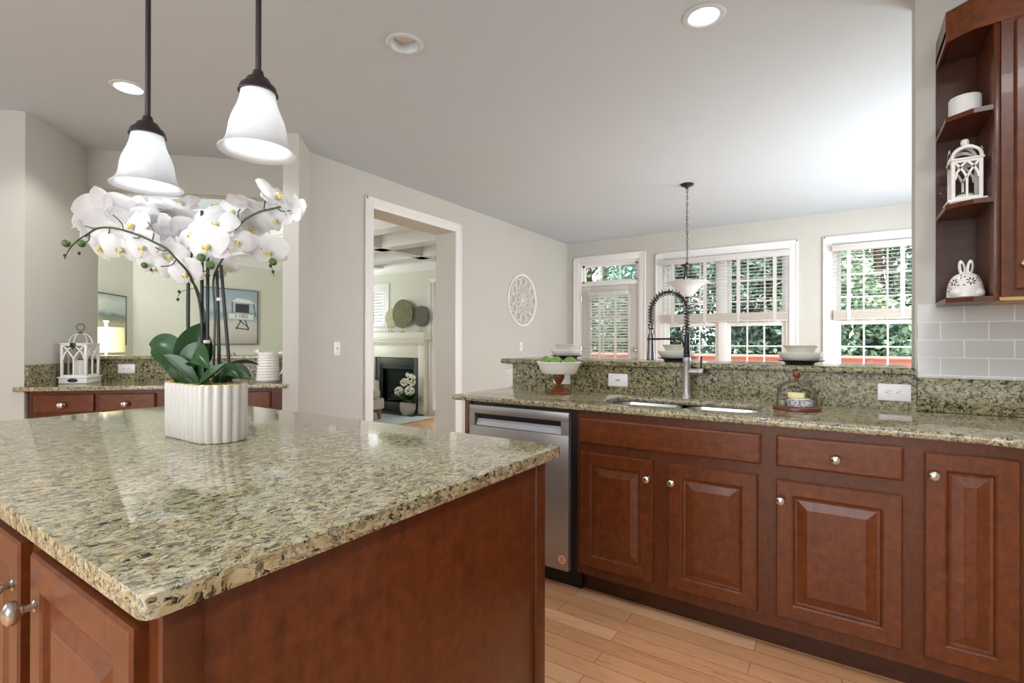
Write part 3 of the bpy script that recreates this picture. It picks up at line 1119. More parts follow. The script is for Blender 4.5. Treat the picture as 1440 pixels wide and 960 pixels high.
# splash, raised bar ledge, side splash
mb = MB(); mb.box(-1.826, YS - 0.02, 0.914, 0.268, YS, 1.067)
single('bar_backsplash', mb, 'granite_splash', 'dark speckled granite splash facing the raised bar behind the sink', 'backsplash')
mb = MB(); mb.slab([(-1.905, 2.745), (0.262, 2.745), (0.262, YS - 0.002), (0.262, 3.16), (-1.905, 3.16)], [], 1.0675, 1.0985, 0.008)
single('bar_ledge', mb, 'granite_splash', 'long narrow granite ledge on top of the raised bar', 'ledge')
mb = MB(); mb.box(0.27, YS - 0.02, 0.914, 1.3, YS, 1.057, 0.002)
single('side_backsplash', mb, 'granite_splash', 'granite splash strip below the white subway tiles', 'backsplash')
mb = MB()
mb.box(-1.868, YS - 0.02, 0.914, -1.828, YS + 0.145, 1.0, 0.002); mb.box(-1.878, YS - 0.022, 1.0, -1.828, YS + 0.15, 1.03, 0.004); mb.box(-1.89, YS - 0.024, 1.03, -1.828, YS + 0.155, 1.066, 0.004)
struct('trim_6', mb, 'trim_paint')
mb = MB(); mb.box(-1.868, YS + 0.0, 0.0, -1.852, YS + 0.145, 0.914, 0.002)
struct('trim_7', mb, 'trim_paint')

def round_corners(poly, r, n=6):
    out = []
    m = len(poly)
    for i in range(m):
        p = Vector(poly[i]); a = (Vector(poly[i - 1]) - p).normalized(); c = (Vector(poly[(i + 1) % m]) - p).normalized()
        p0, p1 = p + a * r, p + c * r
        for k in range(n + 1):
            t_ = k / n
            q = p0 * (1 - t_) ** 2 + p * 2 * t_ * (1 - t_) + p1 * t_ ** 2
            out.append((q.x, q.y))
    return out


# island
t = thing('island_cabinet', 'cherry kitchen island base with raised-panel doors and plain end panel', 'kitchen island', (-1.61, 0.74, 0))
IX0, IX1, IY0, IY1 = -2.52, -0.69, 0.275, 1.20
b = MB()
b.box(IX0, IY0, 0.10, IX1 - 0.012, IY1, 0.884)
part(t, 'body', b, 'cherry_panel')
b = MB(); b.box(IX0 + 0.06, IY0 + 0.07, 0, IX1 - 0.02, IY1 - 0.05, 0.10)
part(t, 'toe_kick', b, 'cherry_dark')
b = MB(); b.box(IX1 - 0.012, IY0 - 0.002, 0.0, IX1, IY1, 0.884, 0.0015)
part(t, 'end_panel', b, 'cherry')
for ya, yb in ((IY0 - 0.004, IY0 + 0.045), (IY1 - 0.045, IY1 + 0.004)):
    b = MB(); b.box(IX1 - 0.004, ya, 0.0, IX1 + 0.006, yb, 0.884, 0.003)
    part(t, 'corner_stile', b, 'cherry_panel')
for a, c, kx in ((-1.62, -1.211, -1.235), (-1.141, -0.732, -1.108), (-2.05, -1.69, -1.72)):
    d = part(t, 'door', panel_door(MB(), a, c, 0.135, 0.849, 0.255), 'cherry', smooth=6)
    part(d, 'knob', knob(MB(), (kx, 0.255, 0.77), s=1.2), 'nickel', 'brushed nickel ball knob')
mb = MB()
mb.slab(round_corners([(-2.56, 0.247), (-0.662, 0.243), (-0.662, 1.258), (-2.56, 1.235)], 0.02), [], 0.884, 0.914, 0.011, 4)
single('island_countertop', mb, 'granite', 'large polished granite slab on the cherry island under the orchid', 'countertop')

# corner bar, in its own axes: x along the bar, y into the wall
t = thing('bar_cabinet', 'small cherry cabinet with three drawers under the corner bar counter', 'base cabinet', (S2 * (-1.715 - 4.2), S2 * (-1.715 + 4.2), 0), PI / 4)
MBAR = ROOTM[t.name]
tobar = lambda v: v
OX, OY = -1.715, 4.2


def bar_part(parent, name, mb, mats, label=None, **kw):
    me = mb.mesh(name, kw.get('smooth', 30 if name in ('knob',) else 6))
    me.transform(Matrix.Translation((-OX, -OY, 0)))
    put_mats(me, mats)
    o = bpy.data.objects.new(name, me); COL.objects.link(o); o.parent = parent
    if label:
        o['label'] = label
    return o


b = MB(); b.box(-2.512, 3.945, 0.10, -0.92, DA - 0.07, 0.869)
bar_part(t, 'body', b, 'cherry_panel')
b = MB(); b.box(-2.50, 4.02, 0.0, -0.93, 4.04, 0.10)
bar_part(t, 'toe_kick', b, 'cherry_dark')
for a, c in ((-2.478, -2.125), (-2.095, -1.75), (-1.36, -1.0)):
    d = bar_part(t, 'drawer', drawer_front(MB(), a, c, 0.722, 0.845, 3.925), 'cherry_across')
    bar_part(d, 'knob', knob(MB(), ((a + c) / 2, 3.925, 0.775), s=1.25), 'nickel', 'brushed nickel knob')
for a, c in ((-2.478, -2.125), (-2.095, -1.75), (-1.72, -1.39), (-1.36, -1.0)):
    bar_part(t, 'door', panel_door(MB(), a, c, 0.13, 0.695, 3.925), 'cherry')
mb = MB(); mb.slab([(-2.575, 3.895), (-0.885, 3.895), (-0.885, DW - 0.003), (-0.92, DW - 0.003), (-0.92, DA - 0.062), (EL + 0.002, DA - 0.062), (EL + 0.002, DW - 0.003), (-2.575, DW - 0.003)], [], 0.870, 0.900, 0.006)
single('bar_countertop', mb, 'granite', 'granite counter of the corner bar in the wall recess', 'countertop', M=ROT45)
mb = MB(); mb.box(EL + 0.02, DA - 0.08, 0.900, ER - 0.002, DA - 0.061, 1.062)
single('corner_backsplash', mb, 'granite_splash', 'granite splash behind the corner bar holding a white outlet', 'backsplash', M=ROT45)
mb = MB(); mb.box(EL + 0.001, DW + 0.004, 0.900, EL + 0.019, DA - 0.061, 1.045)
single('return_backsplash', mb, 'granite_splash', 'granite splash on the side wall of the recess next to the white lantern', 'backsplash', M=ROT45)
mb = MB(); mb.slab([(EL + 0.002, DA - 0.105), (ER - 0.002, DA - 0.105), (ER - 0.002, DA + 0.17), (EL + 0.002, DA + 0.17)], [], 1.0625, 1.0925, 0.007)
single('pass_through_ledge', mb, 'granite', 'granite sill of the pass-through to the dining room', 'ledge', M=ROT45)

# upper cabinet, end shelves and crown
t = thing('upper_cabinet', 'cherry wall cabinet with open angled end shelves and stepped crown', 'wall cabinet', (0.75, YS, 1.36))
b = MB()
b.box(0.478, 2.48, 1.375, 1.3, YS - 0.002, 2.42)
part(t, 'body', b, 'cherry_panel')
b = MB(); b.box(0.475, 2.485, 1.362, 1.3, YS - 0.002, 1.3745)
part(t, 'bottom_panel', b, 'maple_underside', 'pale unstained underside')
d = part(t, 'door', panel_door(MB(), 0.512, 0.93, 1.40, 2.36, 2.46), 'cherry', smooth=6)
part(d, 'knob', knob(MB(), (0.535, 2.46, 1.487)), 'nickel', 'brushed nickel knob')
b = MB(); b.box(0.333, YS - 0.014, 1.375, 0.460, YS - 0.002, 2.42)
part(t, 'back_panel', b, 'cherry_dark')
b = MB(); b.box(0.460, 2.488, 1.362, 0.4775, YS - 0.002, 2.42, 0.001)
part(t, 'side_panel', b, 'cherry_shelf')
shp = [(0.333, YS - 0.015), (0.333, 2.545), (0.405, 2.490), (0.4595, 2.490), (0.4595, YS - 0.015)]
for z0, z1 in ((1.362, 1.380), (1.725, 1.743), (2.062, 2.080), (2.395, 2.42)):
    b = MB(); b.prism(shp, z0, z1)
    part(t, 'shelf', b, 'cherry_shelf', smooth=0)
b = MB()
prof = [(0.0, 2.372), (0.008, 2.372), (0.010, 2.388), (0.020, 2.394), (0.024, 2.410), (0.036, 2.428), (0.054, 2.452), (0.058, 2.466), (0.068, 2.470), (0.070, 2.490), (0.0, 2.490)]
b.sweep([(0.333, YS - 0.003), (0.333, 2.545), (0.405, 2.488), (0.478, 2.478), (1.3, 2.478)], prof, -1)
part(t, 'crown', b, 'cherry_across', smooth=20)

# ------------------------------------------------------------------ lights that hang in the room
def pendant(label, x, y, zr):
    t = thing('pendant_lamp', label, 'pendant lamp', (x, y, ZC), 0, 'bell pendants over the island')
    b = MB(); b.lathe([(0, 0), (0.06, 0), (0.062, -0.008), (0.05, -0.022), (0.015, -0.03), (0, -0.03)], (x, y, ZC), 28)
    part(t, 'canopy', b, 'bronze')
    b = MB(); b.cyl((x, y, ZC - 0.028), (x, y, zr + 0.215), 0.0075, 12); b.cyl((x, y, zr + 0.60), (x, y, zr + 0.62), 0.009, 12)
    part(t, 'rod', b, 'bronze')
    b = MB(); b.lathe([(0, 0.222), (0.012, 0.22), (0.016, 0.205), (0.028, 0.198), (0.034, 0.186), (0.044, 0.178), (0.048, 0.166), (0.050, 0.160), (0, 0.158)], (x, y, zr), 32)
    part(t, 'cap', b, 'bronze')
    pr = [(0.0425, 0.165), (0.0442, 0.150), (0.0475, 0.134), (0.0525, 0.118), (0.0595, 0.102), (0.0655, 0.086), (0.0700, 0.068), (0.0722, 0.050), (0.0745, 0.036), (0.0795, 0.022), (0.0875, 0.010), (0.0965, 0.003), (0.0960, 0.0005), (0.0860, 0.006), (0.0765, 0.018), (0.0710, 0.034), (0.0688, 0.050), (0.0665, 0.068), (0.0620, 0.086), (0.0560, 0.102), (0.0490, 0.118), (0.0440, 0.134), (0.0410, 0.150), (0.039, 0.165)]
    b = MB(); b.lathe(pr, (x, y, zr), 48)
    part(t, 'shade', b, 'shade_glass', 'frosted white glass bell')
    b = MB(); b.lathe([(0, 0.045), (0.014, 0.047), (0.024, 0.058), (0.027, 0.072), (0.022, 0.09), (0.014, 0.105), (0.012, 0.155), (0, 0.156)], (x, y, zr), 20)
    part(t, 'bulb', b, 'bulb_glow')



pendant('bell-shaped glass pendant hanging lower beside the white orchid blooms', -1.80, 0.668, 1.683)
pendant('bell-shaped glass pendant on the rod nearer the doorway wall', -1.316, 0.745, 1.715)

for i, (x, y, r_) in enumerate(CANS):
    lab = ('lit recessed ceiling light with grey trim above the sink aisle', 'unlit recessed ceiling light with deep white baffle',
           'lit recessed ceiling light close to the corner bar')[i]
    t = thing('recessed_light', lab, 'ceiling light', (x, y, ZC), 0, 'recessed ceiling lights')
    b = MB()
    b.lathe([(0.067, 0.03), (0.066, 0.002), (0.072, -0.006), (0.088, -0.008), (0.096, -0.003), (0.096, 0.0)], (x, y, ZC), 40)
    part(t, 'trim_ring', b, 'can_trim')
    b = MB(); b.lathe([(0.0665, 0.005), (0.055, 0.045), (0.0, 0.045)], (x, y, ZC), 40)
    part(t, 'baffle', b, 'can_trim')
    b = MB(); b.lathe([(0, 0.036), (0.05, 0.036), (0.0535, 0.044), (0, 0.044)], (x, y, ZC), 32)
    part(t, 'lens', b, 'white_plastic' if i == 1 else 'downlight_glow')
    if i != 1:
        ld = bpy.data.lights.new('downlight', 'SPOT'); ld.energy = 34 if i == 0 else 85; ld.spot_size = R(104 if i == 0 else 142); ld.spot_blend = 0.5 if i == 0 else 0.25; ld.shadow_soft_size = 0.05; ld.color = (1, 0.97, 0.92)
        lo = bpy.data.objects.new('downlight', ld); COL.objects.link(lo); lo.parent = t; lo.location = (0, 0, 0.03)

# eating-area bowl pendant on a chain
cx, cy = -1.255, 4.96
t = thing('bowl_pendant', 'chain-hung pendant with white glass bowl before the double window', 'pendant lamp', (cx, cy, ZC))
b = MB(); b.lathe([(0, 0), (0.062, 0), (0.064, -0.006), (0.052, -0.018), (0.02, -0.03), (0.012, -0.045), (0, -0.045)], (cx, cy, ZC), 28)
part(t, 'canopy', b, 'bronze')
b = MB()
z = ZC - 0.045; k = 0
while z > 1.985:
    rot = Matrix.Translation((cx, cy, z - 0.018)) @ Matrix.Rotation(k * PI / 2 + 0.3, 4, 'Z')
    b.tube([(0.0085 * math.cos(a), 0, 0.02 * math.sin(a)) for a in [2 * PI * i / 10 for i in range(10)]], 0.0024, 5, closed=True, M=rot)
    z -= 0.0335; k += 1
b.tube(smoothpath([(cx + 0.004, cy, ZC - 0.04), (cx - 0.005, cy + 0.004, 2.4), (cx + 0.005, cy, 2.2), (cx, cy, 1.98)]), 0.0015, 5)
part(t, 'chain', b, 'bronze')
b = MB(); b.lathe([(0, 1.985), (0.012, 1.982), (0.018, 1.968), (0.056, 1.962), (0.05, 1.95), (0.034, 1.938), (0.03, 1.92), (0, 1.915)], (cx, cy, 0), 28)
b.cyl((cx, cy, 1.92), (cx, cy, 1.63), 0.006, 10)
part(t, 'stem', b, 'bronze')
for a in (20, 140, 260):
    b = MB()
    c_, s_ = math.cos(R(a)), math.sin(R(a))
    b.tube(smoothpath([(cx + 0.026 * c_, cy + 0.026 * s_, 1.935), (cx + 0.034 * c_, cy + 0.034 * s_, 1.88), (cx + 0.05 * c_, cy + 0.05 * s_, 1.83), (cx + 0.085 * c_, cy + 0.085 * s_, 1.795), (cx + 0.11 * c_, cy + 0.11 * s_, 1.785)]), 0.007, 8)
    part(t, 'arm', b, 'bronze')
b = MB(); b.lathe([(0.195, 1.79), (0.196, 1.795), (0.186, 1.797), (0.15, 1.778), (0.11, 1.745), (0.075, 1.70), (0.045, 1.663), (0.012, 1.655), (0.012, 1.648), (0.05, 1.655), (0.085, 1.695), (0.12, 1.738), (0.16, 1.77), (0.195, 1.79)], (cx, cy, 0), 44)
part(t, 'bowl_shade', b, 'shade_glass', 'white glass bowl')
b = MB(); b.ball((cx + 0.06, cy - 0.02, 1.765), 0.028)
part(t, 'bulb', b, 'bulb_glow')
b = MB(); b.lathe([(0.0, 1.655), (0.028, 1.65), (0.03, 1.642), (0.014, 1.634), (0.01, 1.62), (0.012, 1.61), (0.006, 1.596), (0, 1.592)], (cx, cy, 0), 20)
part(t, 'finial', b, 'bronze')



# ------------------------------------------------------------------ blinds, wall art, switches and outlets
def blind(label, xa, xb, zt, zb, tapes, y):
    t = thing('window_blind', label, 'window blind', ((xa + xb) / 2, y, zt))
    b = MB(); b.box(xa - 0.012, y - 0.04, zt, xb + 0.012, y + 0.03, zt + 0.072, 0.004); b.box(xa - 0.014, y - 0.046, zt + 0.058, xb + 0.014, y + 0.03, zt + 0.074, 0.003)
    part(t, 'valance', b, 'blind_slat')
    b = MB()
    z = zt - 0.03
    while z > zb + 0.125:
        b.box(xa, y - 0.024, z - 0.0014, xb, y + 0.024, z + 0.0014)
        z -= 0.043
    part(t, 'slats', b, 'blind_slat', smooth=0)
    b = MB()
    for k in range(9):
        b.box(xa + 0.001, y - 0.024, zb + 0.022 + k * 0.0105, xb - 0.001, y + 0.024, zb + 0.022 + k * 0.0105 + 0.0085)
    part(t, 'stacked_slats', b, 'blind_rail', smooth=0)
    b = MB(); b.box(xa, y - 0.026, zb, xb, y + 0.026, zb + 0.021, 0.003)
    part(t, 'bottom_rail', b, 'blind_rail')
    for x in tapes:
        b = MB(); b.box(x - 0.019, y - 0.0275, zb - 0.003, x + 0.019, y - 0.0262, zt + 0.005); b.box(x - 0.019, y + 0.0262, zb + 0.02, x + 0.019, y + 0.0275, zt + 0.005)
        part(t, 'ladder_tape', b, 'blind_slat', smooth=0)
    return t


blind('wide white slatted blind half lowered over the double window', -2.09, -0.555, 2.275, 1.478, (-1.945, -1.525, -1.115, -0.70), YB - 0.03)
t = blind('narrow white slatted blind half lowered over the single window', -0.09, 0.72, 2.275, 1.478, (0.06, 0.55), YB - 0.03)
b = MB(); b.cyl((0.10, YB - 0.062, 1.48), (0.10, YB - 0.062, 1.33), 0.0015, 5); b.lathe([(0, 0), (0.008, 0.004), (0.009, 0.02), (0.003, 0.035), (0, 0.036)], (0.10, YB - 0.062, 1.30), 10)
part(t, 'pull_cord', b, 'blind_slat')
y = YB - 0.012
t = thing('door_blind', 'white slatted blind hung on the glazed back door', 'window blind', (-2.905, y, 1.93))
b = MB(); b.box(-3.225, y - 0.035, 1.905, -2.585, y + 0.018, 1.965, 0.004)
part(t, 'valance', b, 'blind_slat')
b = MB()
z = 1.885
Mt = Matrix.Rotation(R(-24), 4, 'X')
while z > 0.33:
    b.box(-3.215, -0.022, -0.0014, -2.595, 0.022, 0.0014, M=Matrix.Translation((0, y - 0.012, z)) @ Mt)
    z -= 0.041
part(t, 'slats', b, 'blind_slat', smooth=0)
b = MB(); b.box(-3.215, y - 0.034, 0.285, -2.595, y + 0.008, 0.312, 0.003)
part(t, 'bottom_rail', b, 'blind_slat')
for x in (-3.02, -2.775):
    b = MB(); b.box(x - 0.018, y - 0.0365, 0.285, x + 0.018, y - 0.0352, 1.91)
    part(t, 'ladder_tape', b, 'blind_slat', smooth=0)
for o in (t,):
    pass

# carved medallion
mc = Vector((XL + 0.002, 5.66, 1.772))
MM = Matrix(((0, 0, 1, mc.x), (1, 0, 0, mc.y), (0, 1, 0, mc.z), (0, 0, 0, 1)))
b = MB()
Ro = 0.352
P2 = lambda r_, a: (r_ * math.cos(a), r_ * math.sin(a), 0.020)
b.lathe([(Ro - 0.028, 0), (Ro - 0.028, 0.018), (Ro - 0.022, 0.023), (Ro - 0.004, 0.023), (Ro, 0.018), (Ro, 0)], seg=64, M=MM)
b.lathe([(0, 0.02), (0.028, 0.02), (0.03, 0.0), (0, 0)], seg=20, M=MM)
nP = 12
for i in range(nP):
    a = 2 * PI * i / nP
    # long inner petals
    lp = [P2(0.03, a)] + [P2(0.03 + 0.13 * t_, a + 0.19 * math.sin(PI * min(1, t_ * 0.62) )) for t_ in (0.25, 0.5, 0.75, 0.95)] + [P2(0.172, a)] + [P2(0.03 + 0.13 * t_, a - 0.19 * math.sin(PI * min(1, t_ * 0.62))) for t_ in (0.95, 0.75, 0.5, 0.25)]
    b.tube(lp, 0.0056, 4, closed=True, M=MM)
    # outer pointed loops and links
    ob = [P2(0.185, a)] + [P2(0.185 + 0.13 * t_, a + 0.23 * math.sin(PI * t_)) for t_ in (0.2, 0.45, 0.7, 0.9)] + [P2(0.325, a)] + [P2(0.185 + 0.13 * t_, a - 0.23 * math.sin(PI * t_)) for t_ in (0.9, 0.7, 0.45, 0.2)]
    b.tube(ob, 0.0066, 4, closed=True, M=MM)
    h = a + PI / nP
    b.tube([P2(0.165, a), P2(0.20, h), P2(0.165, a + 2 * PI / nP)], 0.005, 4, M=MM)
    b.tube([P2(0.20, h), P2(0.27, h), P2(0.328, h - 0.10)], 0.005, 4, M=MM); b.tube([P2(0.27, h), P2(0.328, h + 0.10)], 0.005, 4, M=MM)
single('wall_medallion', b, 'white_paint_wood', 'round white carved openwork medallion on the long wall', 'wall art')


def plate(name, label, cat, M, w, h, holes, group=None):
    """cover plate in its own axes: x across, y up, z out of the wall"""
    t = thing(name, label, cat, M.translation, 0, group)
    ROOTM[t.name] = Matrix.Translation(M.translation)
    b = MB(); b.box(-w / 2, -h / 2, 0, w / 2, h / 2, 0.006, 0.002, M=M)
    part(t, 'cover_plate', b, 'white_plastic')
    if holes == 'duplex_h' or holes == 'duplex_v':
        for s in (-1, 1):
            b = MB()
            cxx, cyy = (s * 0.0195, 0) if holes == 'duplex_h' else (0, s * 0.0195)
            b.lathe([(0, 0.0085), (0.015, 0.0085), (0.0165, 0.006)], c=(cxx, cyy, 0), seg=20, M=M)
            rc = part(t, 'receptacle', b, 'white_plastic')
            b = MB()
            if holes == 'duplex_h':
                b.box(cxx - 0.001, 0.004, 0.0084, cxx + 0.007, 0.0062, 0.0089, M=M); b.box(cxx - 0.001, -0.0062, 0.0084, cxx + 0.007, -0.004, 0.0089, M=M)
                b.lathe([(0, 0.0089), (0.0028, 0.0089), (0.0028, 0.0084)], c=(cxx - 0.0075, 0, 0), seg=10, M=M)
            else:
                b.box(-0.0062, cyy - 0.001, 0.0084, -0.004, cyy + 0.007, 0.0089, M=M); b.box(0.004, cyy - 0.001, 0.0084, 0.0062, cyy + 0.007, 0.0089, M=M)
                b.lathe([(0, 0.0089), (0.0028, 0.0089), (0.0028, 0.0084)], c=(0, cyy - 0.0075, 0), seg=10, M=M)
            part(rc, 'slots', b, 'dark_slot', smooth=0)
    elif holes == 'toggle_h':
        b = MB(); b.box(-0.013, -0.006, 0.005, 0.013, 0.006, 0.0075, M=M); b.box(-0.004, -0.004, 0.006, 0.009, 0.004, 0.013, 0.001, M=M)
        part(t, 'toggle', b, 'panel_grey')
    elif holes == 'toggle_v':
        b = MB(); b.box(-0.005, -0.011, 0.005, 0.005, 0.011, 0.0075, M=M); b.box(-0.0038, -0.002, 0.006, 0.0038, 0.009, 0.014, 0.001, M=M)
        part(t, 'toggle', b, 'panel_grey')
    return t


FY = lambda x, z, y: Matrix(((1, 0, 0, x), (0, 0, -1, y), (0, 1, 0, z), (0, 0, 0, 1)))      # faces -y
FX = lambda y, z, x: Matrix(((0, 0, 1, x), (1, 0, 0, y), (0, 1, 0, z), (0, 0, 0, 1)))       # faces +x
plate('outlet', 'white duplex outlet on the granite splash beside the glass cheese dome', 'outlet', FY(0.19, 0.989, YS - 0.02), 0.118, 0.074, 'duplex_h')
plate('outlet', 'white outlet plate half hidden behind the footed fruit bowl', 'outlet', FY(-1.46, 0.983, YS - 0.02), 0.118, 0.070, 'duplex_h')
plate('light_switch', 'white switch plate set sideways on the splash between fruit bowl and faucet', 'light switch', FY(-1.092, 0.988, YS - 0.02), 0.118, 0.074, 'toggle_h')
MB45 = ROT45 @ FY(-2.205, 0.99, DA - 0.08)
plate('outlet', 'white duplex outlet on the corner bar splash next to the lantern', 'outlet', MB45, 0.118, 0.072, 'duplex_h')
plate('light_switch', 'single white light switch on the wall before the doorway', 'light switch', FX(2.722, 1.15, XL), 0.07, 0.118, 'toggle_v')
plate('light_switch', 'small white switch on the wall below the carved medallion', 'light switch', FX(5.64, 1.15, XL), 0.07, 0.118, 'toggle_v')

# ------------------------------------------------------------------ faucet
fx, fy = -0.684, 2.705
t = thing('kitchen_faucet', 'tall gunmetal spring-neck faucet with side lever behind the sink', 'faucet', (fx, fy, 0.914))
b = MB()
b.lathe([(0, 0.914), (0.03, 0.914), (0.03, 0.919), (0.0235, 0.928), (0.020, 0.945), (0.0195, 1.105), (0.021, 1.11), (0.021, 1.125), (0.016, 1.132), (0, 1.132)], (fx, fy, 0), 28)
part(t, 'body', b, 'steel')
b = MB()
b.lathe([(0, 1.128), (0.017, 1.13), (0.0185, 1.137), (0.0165, 1.145), (0.0165, 1.152), (0.0185, 1.158), (0.0155, 1.168), (0.0145, 1.25), (0, 1.25)], (fx, fy, 0), 24)
part(t, 'collar', b, 'black_metal')
ra = 0.092
arc = [(fx, fy, 1.24), (fx, fy, 1.32)] + [(fx - ra + ra * math.cos(a), fy - 0.012 * (1 - math.cos(a)), 1.375 + ra * 1.12 * math.sin(a)) for a in [PI * i / 14 for i in range(15)]] + [(fx - 2 * ra, fy - 0.024, 1.30)]
arc = smoothpath(arc, 4)
b = MB(); b.tube(arc, 0.0068, 10)
part(t, 'hose', b, 'black_metal')
# spring coil wound round the hose
L = [0]
for p, q in zip(arc, arc[1:]):
    L.append(L[-1] + (Vector(q) - Vector(p)).length)
tot = L[-1]
turns = 32
coil = []
k = 0
prevu = None
for i in range(turns * 10 + 1):
    s_ = tot * i / (turns * 10)
    while k < len(L) - 2 and L[k + 1] < s_:
        k += 1
    f_ = (s_ - L[k]) / max(1e-9, L[k + 1] - L[k])
    p = Vector(arc[k]).lerp(Vector(arc[k + 1]), f_)
    tg = (Vector(arc[k + 1]) - Vector(arc[k])).normalized()
    u = Vector((0, 1, 0)) - tg * tg.y
    u.normalize(); w = tg.cross(u)
    a = 2 * PI * i / 10
    coil.append(p + (u * math.cos(a) + w * math.sin(a)) * 0.0160)
b = MB(); b.tube(coil, 0.0031, 5)
part(t, 'spring', b, 'gunmetal')
hx, hy = fx - 2 * ra, fy - 0.024
b = MB()
b.lathe([(0, 1.305), (0.0135, 1.305), (0.0155, 1.30), (0.0155, 1.285), (0.009, 1.278), (0.009, 1.255), (0.0155, 1.25), (0.017, 1.235), (0.0185, 1.17), (0.0215, 1.125), (0.0225, 1.115), (0.020, 1.112), (0, 1.112)], (hx, hy, 0), 24)
part(t, 'spray_head', b, 'gunmetal')
b = MB()
b.tube(smoothpath([(fx - 0.012, fy - 0.002, 1.18), (fx - 0.025, fy - 0.004, 1.215), (fx - 0.05, fy - 0.008, 1.226), (hx + 0.02, hy, 1.226)]), 0.0055, 8)
b.lathe([(0.018, 1.221), (0.021, 1.221), (0.021, 1.231), (0.018, 1.231), (0.018, 1.221)], (hx, hy, 0), 24)
part(t, 'holder_arm', b, 'black_metal')
b = MB()
b.cyl((fx + 0.012, fy, 1.055), (fx + 0.058, fy, 1.055), 0.016, 20)
b.lathe([(0, 0.026), (0.016, 0.026), (0.0185, 0.023), (0.0185, 0.002), (0.016, 0), (0, 0)], seg=22, M=frame((fx + 0.058, fy, 1.055), (1, 0, 0)))
part(t, 'valve', b, 'steel')
b = MB(); b.tube([(fx + 0.071, fy, 1.06), (fx + 0.071, fy, 1.09), (fx + 0.073, fy, 1.135)], [0.0055, 0.0045, 0.0055], 10)
part(t, 'lever', b, 'black_metal')

# ------------------------------------------------------------------ footed bowl with limes
bx, by = -1.355, 2.535
t = thing('footed_bowl', 'white oval bowl on a turned wooden pedestal by the bar splash', 'bowl', (bx, by, 0.914))
b = MB()
b.lathe([(0, 0.914), (0.068, 0.914), (0.070, 0.920), (0.064, 0.928), (0.045, 0.938), (0.028, 0.952), (0.014, 0.962), (0.012, 0.968), (0.016, 0.974), (0.026, 0.990), (0.033, 1.008), (0.034, 1.020), (0.030, 1.026), (0, 1.026)], (bx, by, 0), 32)
part(t, 'pedestal', b, 'pedestal_wood')
b = MB()
b.lathe([(0, 1.0262), (0.095, 1.027), (0.104, 1.032), (0.118, 1.066), (0.130, 1.085), (0.136, 1.094), (0.134, 1.097), (0.126, 1.090), (0.114, 1.068), (0.106, 1.053), (0, 1.0495)], (bx, by, 0), 44, sx=1.0, sy=0.82)
part(t, 'bowl', b, 'porcelain')
limes = [(-0.074, -0.012, 'lime at the end of the footed bowl nearest the doorway'), (0.001, -0.03, 'lime in the middle of the white footed bowl'), (0.074, -0.005, 'lime at the end of the footed bowl nearest the faucet')]
for i, (dx, dy, lb) in enumerate(limes):
    b = MB()
    b.ball((bx + dx, by + dy, 1.050 + 0.0385), 0.0375, Matrix.Rotation(i * 1.3 + 1.2, 4, 'Z'), 1.0, 0.97, 1.02, 20, 14)
    b.ball((bx + dx, by + dy - 0.002, 1.050 + 0.0385 + 0.037), 0.005, None, 1, 1, 0.6, 8, 6)
    single('lime', b, 'lime_skin', lb, 'lime', 'limes in the footed bowl')

# ------------------------------------------------------------------ dish stacks on the ledge
ZL = 1.0988


def dish_stack(x, y, where, s=1.0):
    g = 'place settings on the raised bar'
    b = MB(); b.lathe([(0, 0), (0.068, 0), (0.070, 0.010), (0.104, 0.019), (0.106, 0.021), (0.104, 0.022), (0.07, 0.0145), (0, 0.0125)], (x, y, ZL), 44)
    single('charger_plate', b, 'charger_black', 'black footed plate under the bowls ' + where, 'plate', g)
    z = ZL + 0.013
    b = MB(); b.lathe([(0, 0), (0.058, 0), (0.074, 0.006), (0.092, 0.020), (0.101, 0.036), (0.104, 0.046), (0.102, 0.048), (0.098, 0.045), (0.088, 0.024), (0.072, 0.011), (0.056, 0.006), (0, 0.006)], (x, y, z), 44)
    single('serving_bowl', b, 'porcelain', 'wide white bowl in the stack ' + where, 'bowl', g)
    z = z + 0.0065
    b = MB(); b.lathe([(0, 0), (0.052, 0), (0.056, 0.008), (0.060, 0.038), (0.068, 0.062), (0.079, 0.074), (0.0785, 0.077), (0.072, 0.072), (0.061, 0.058), (0.053, 0.036), (0.05, 0.008), (0, 0.007)], (x, y, z), 44)
    single('small_bowl', b, 'stoneware', 'small flared cream bowl topping the stack ' + where, 'bowl', g)


dish_stack(-1.52, 2.95, 'above the footed fruit bowl')
dish_stack(-0.80, 2.93, 'behind the spray head of the faucet')
dish_stack(-0.176, 2.90, 'above the glass cheese dome')

# ------------------------------------------------------------------ cheese under a dome
kx, ky = -0.168, 2.525
b = MB(); b.lathe([(0, 0), (0.090, 0), (0.094, 0.003), (0.094, 0.014), (0.090, 0.0165), (0, 0.0165)], (kx, ky, 0.9142), 48)
single('cheese_board', b, 'pedestal_wood', 'round wooden board under the glass cheese dome', 'board')
t = thing('glass_dome', 'clear glass cheese dome with a wooden knob on a round board', 'dome', (kx, ky, 0.931))
b = MB(); b.lathe([(0.079, 0.0), (0.080, 0.030), (0.078, 0.062), (0.070, 0.087), (0.054, 0.103), (0.030, 0.111), (0.008, 0.1125), (0.0, 0.1125), (0.0, 0.1095), (0.029, 0.108), (0.052, 0.1), (0.067, 0.085), (0.075, 0.061), (0.077, 0.03), (0.076, 0.0), (0.079, 0.0)], (kx, ky, 0.931), 48)
part(t, 'glass_bell', b, 'dome_glass')
b = MB(); b.lathe([(0, 0.1128), (0.009, 0.1128), (0.008, 0.121), (0.014, 0.128), (0.0165, 0.138), (0.014, 0.147), (0.006, 0.151), (0, 0.151)], (kx, ky, 0.931), 24)
part(t, 'knob', b, 'pedestal_wood')
m, nt, bb = new_mat('rind_print')
v = coords(nt)
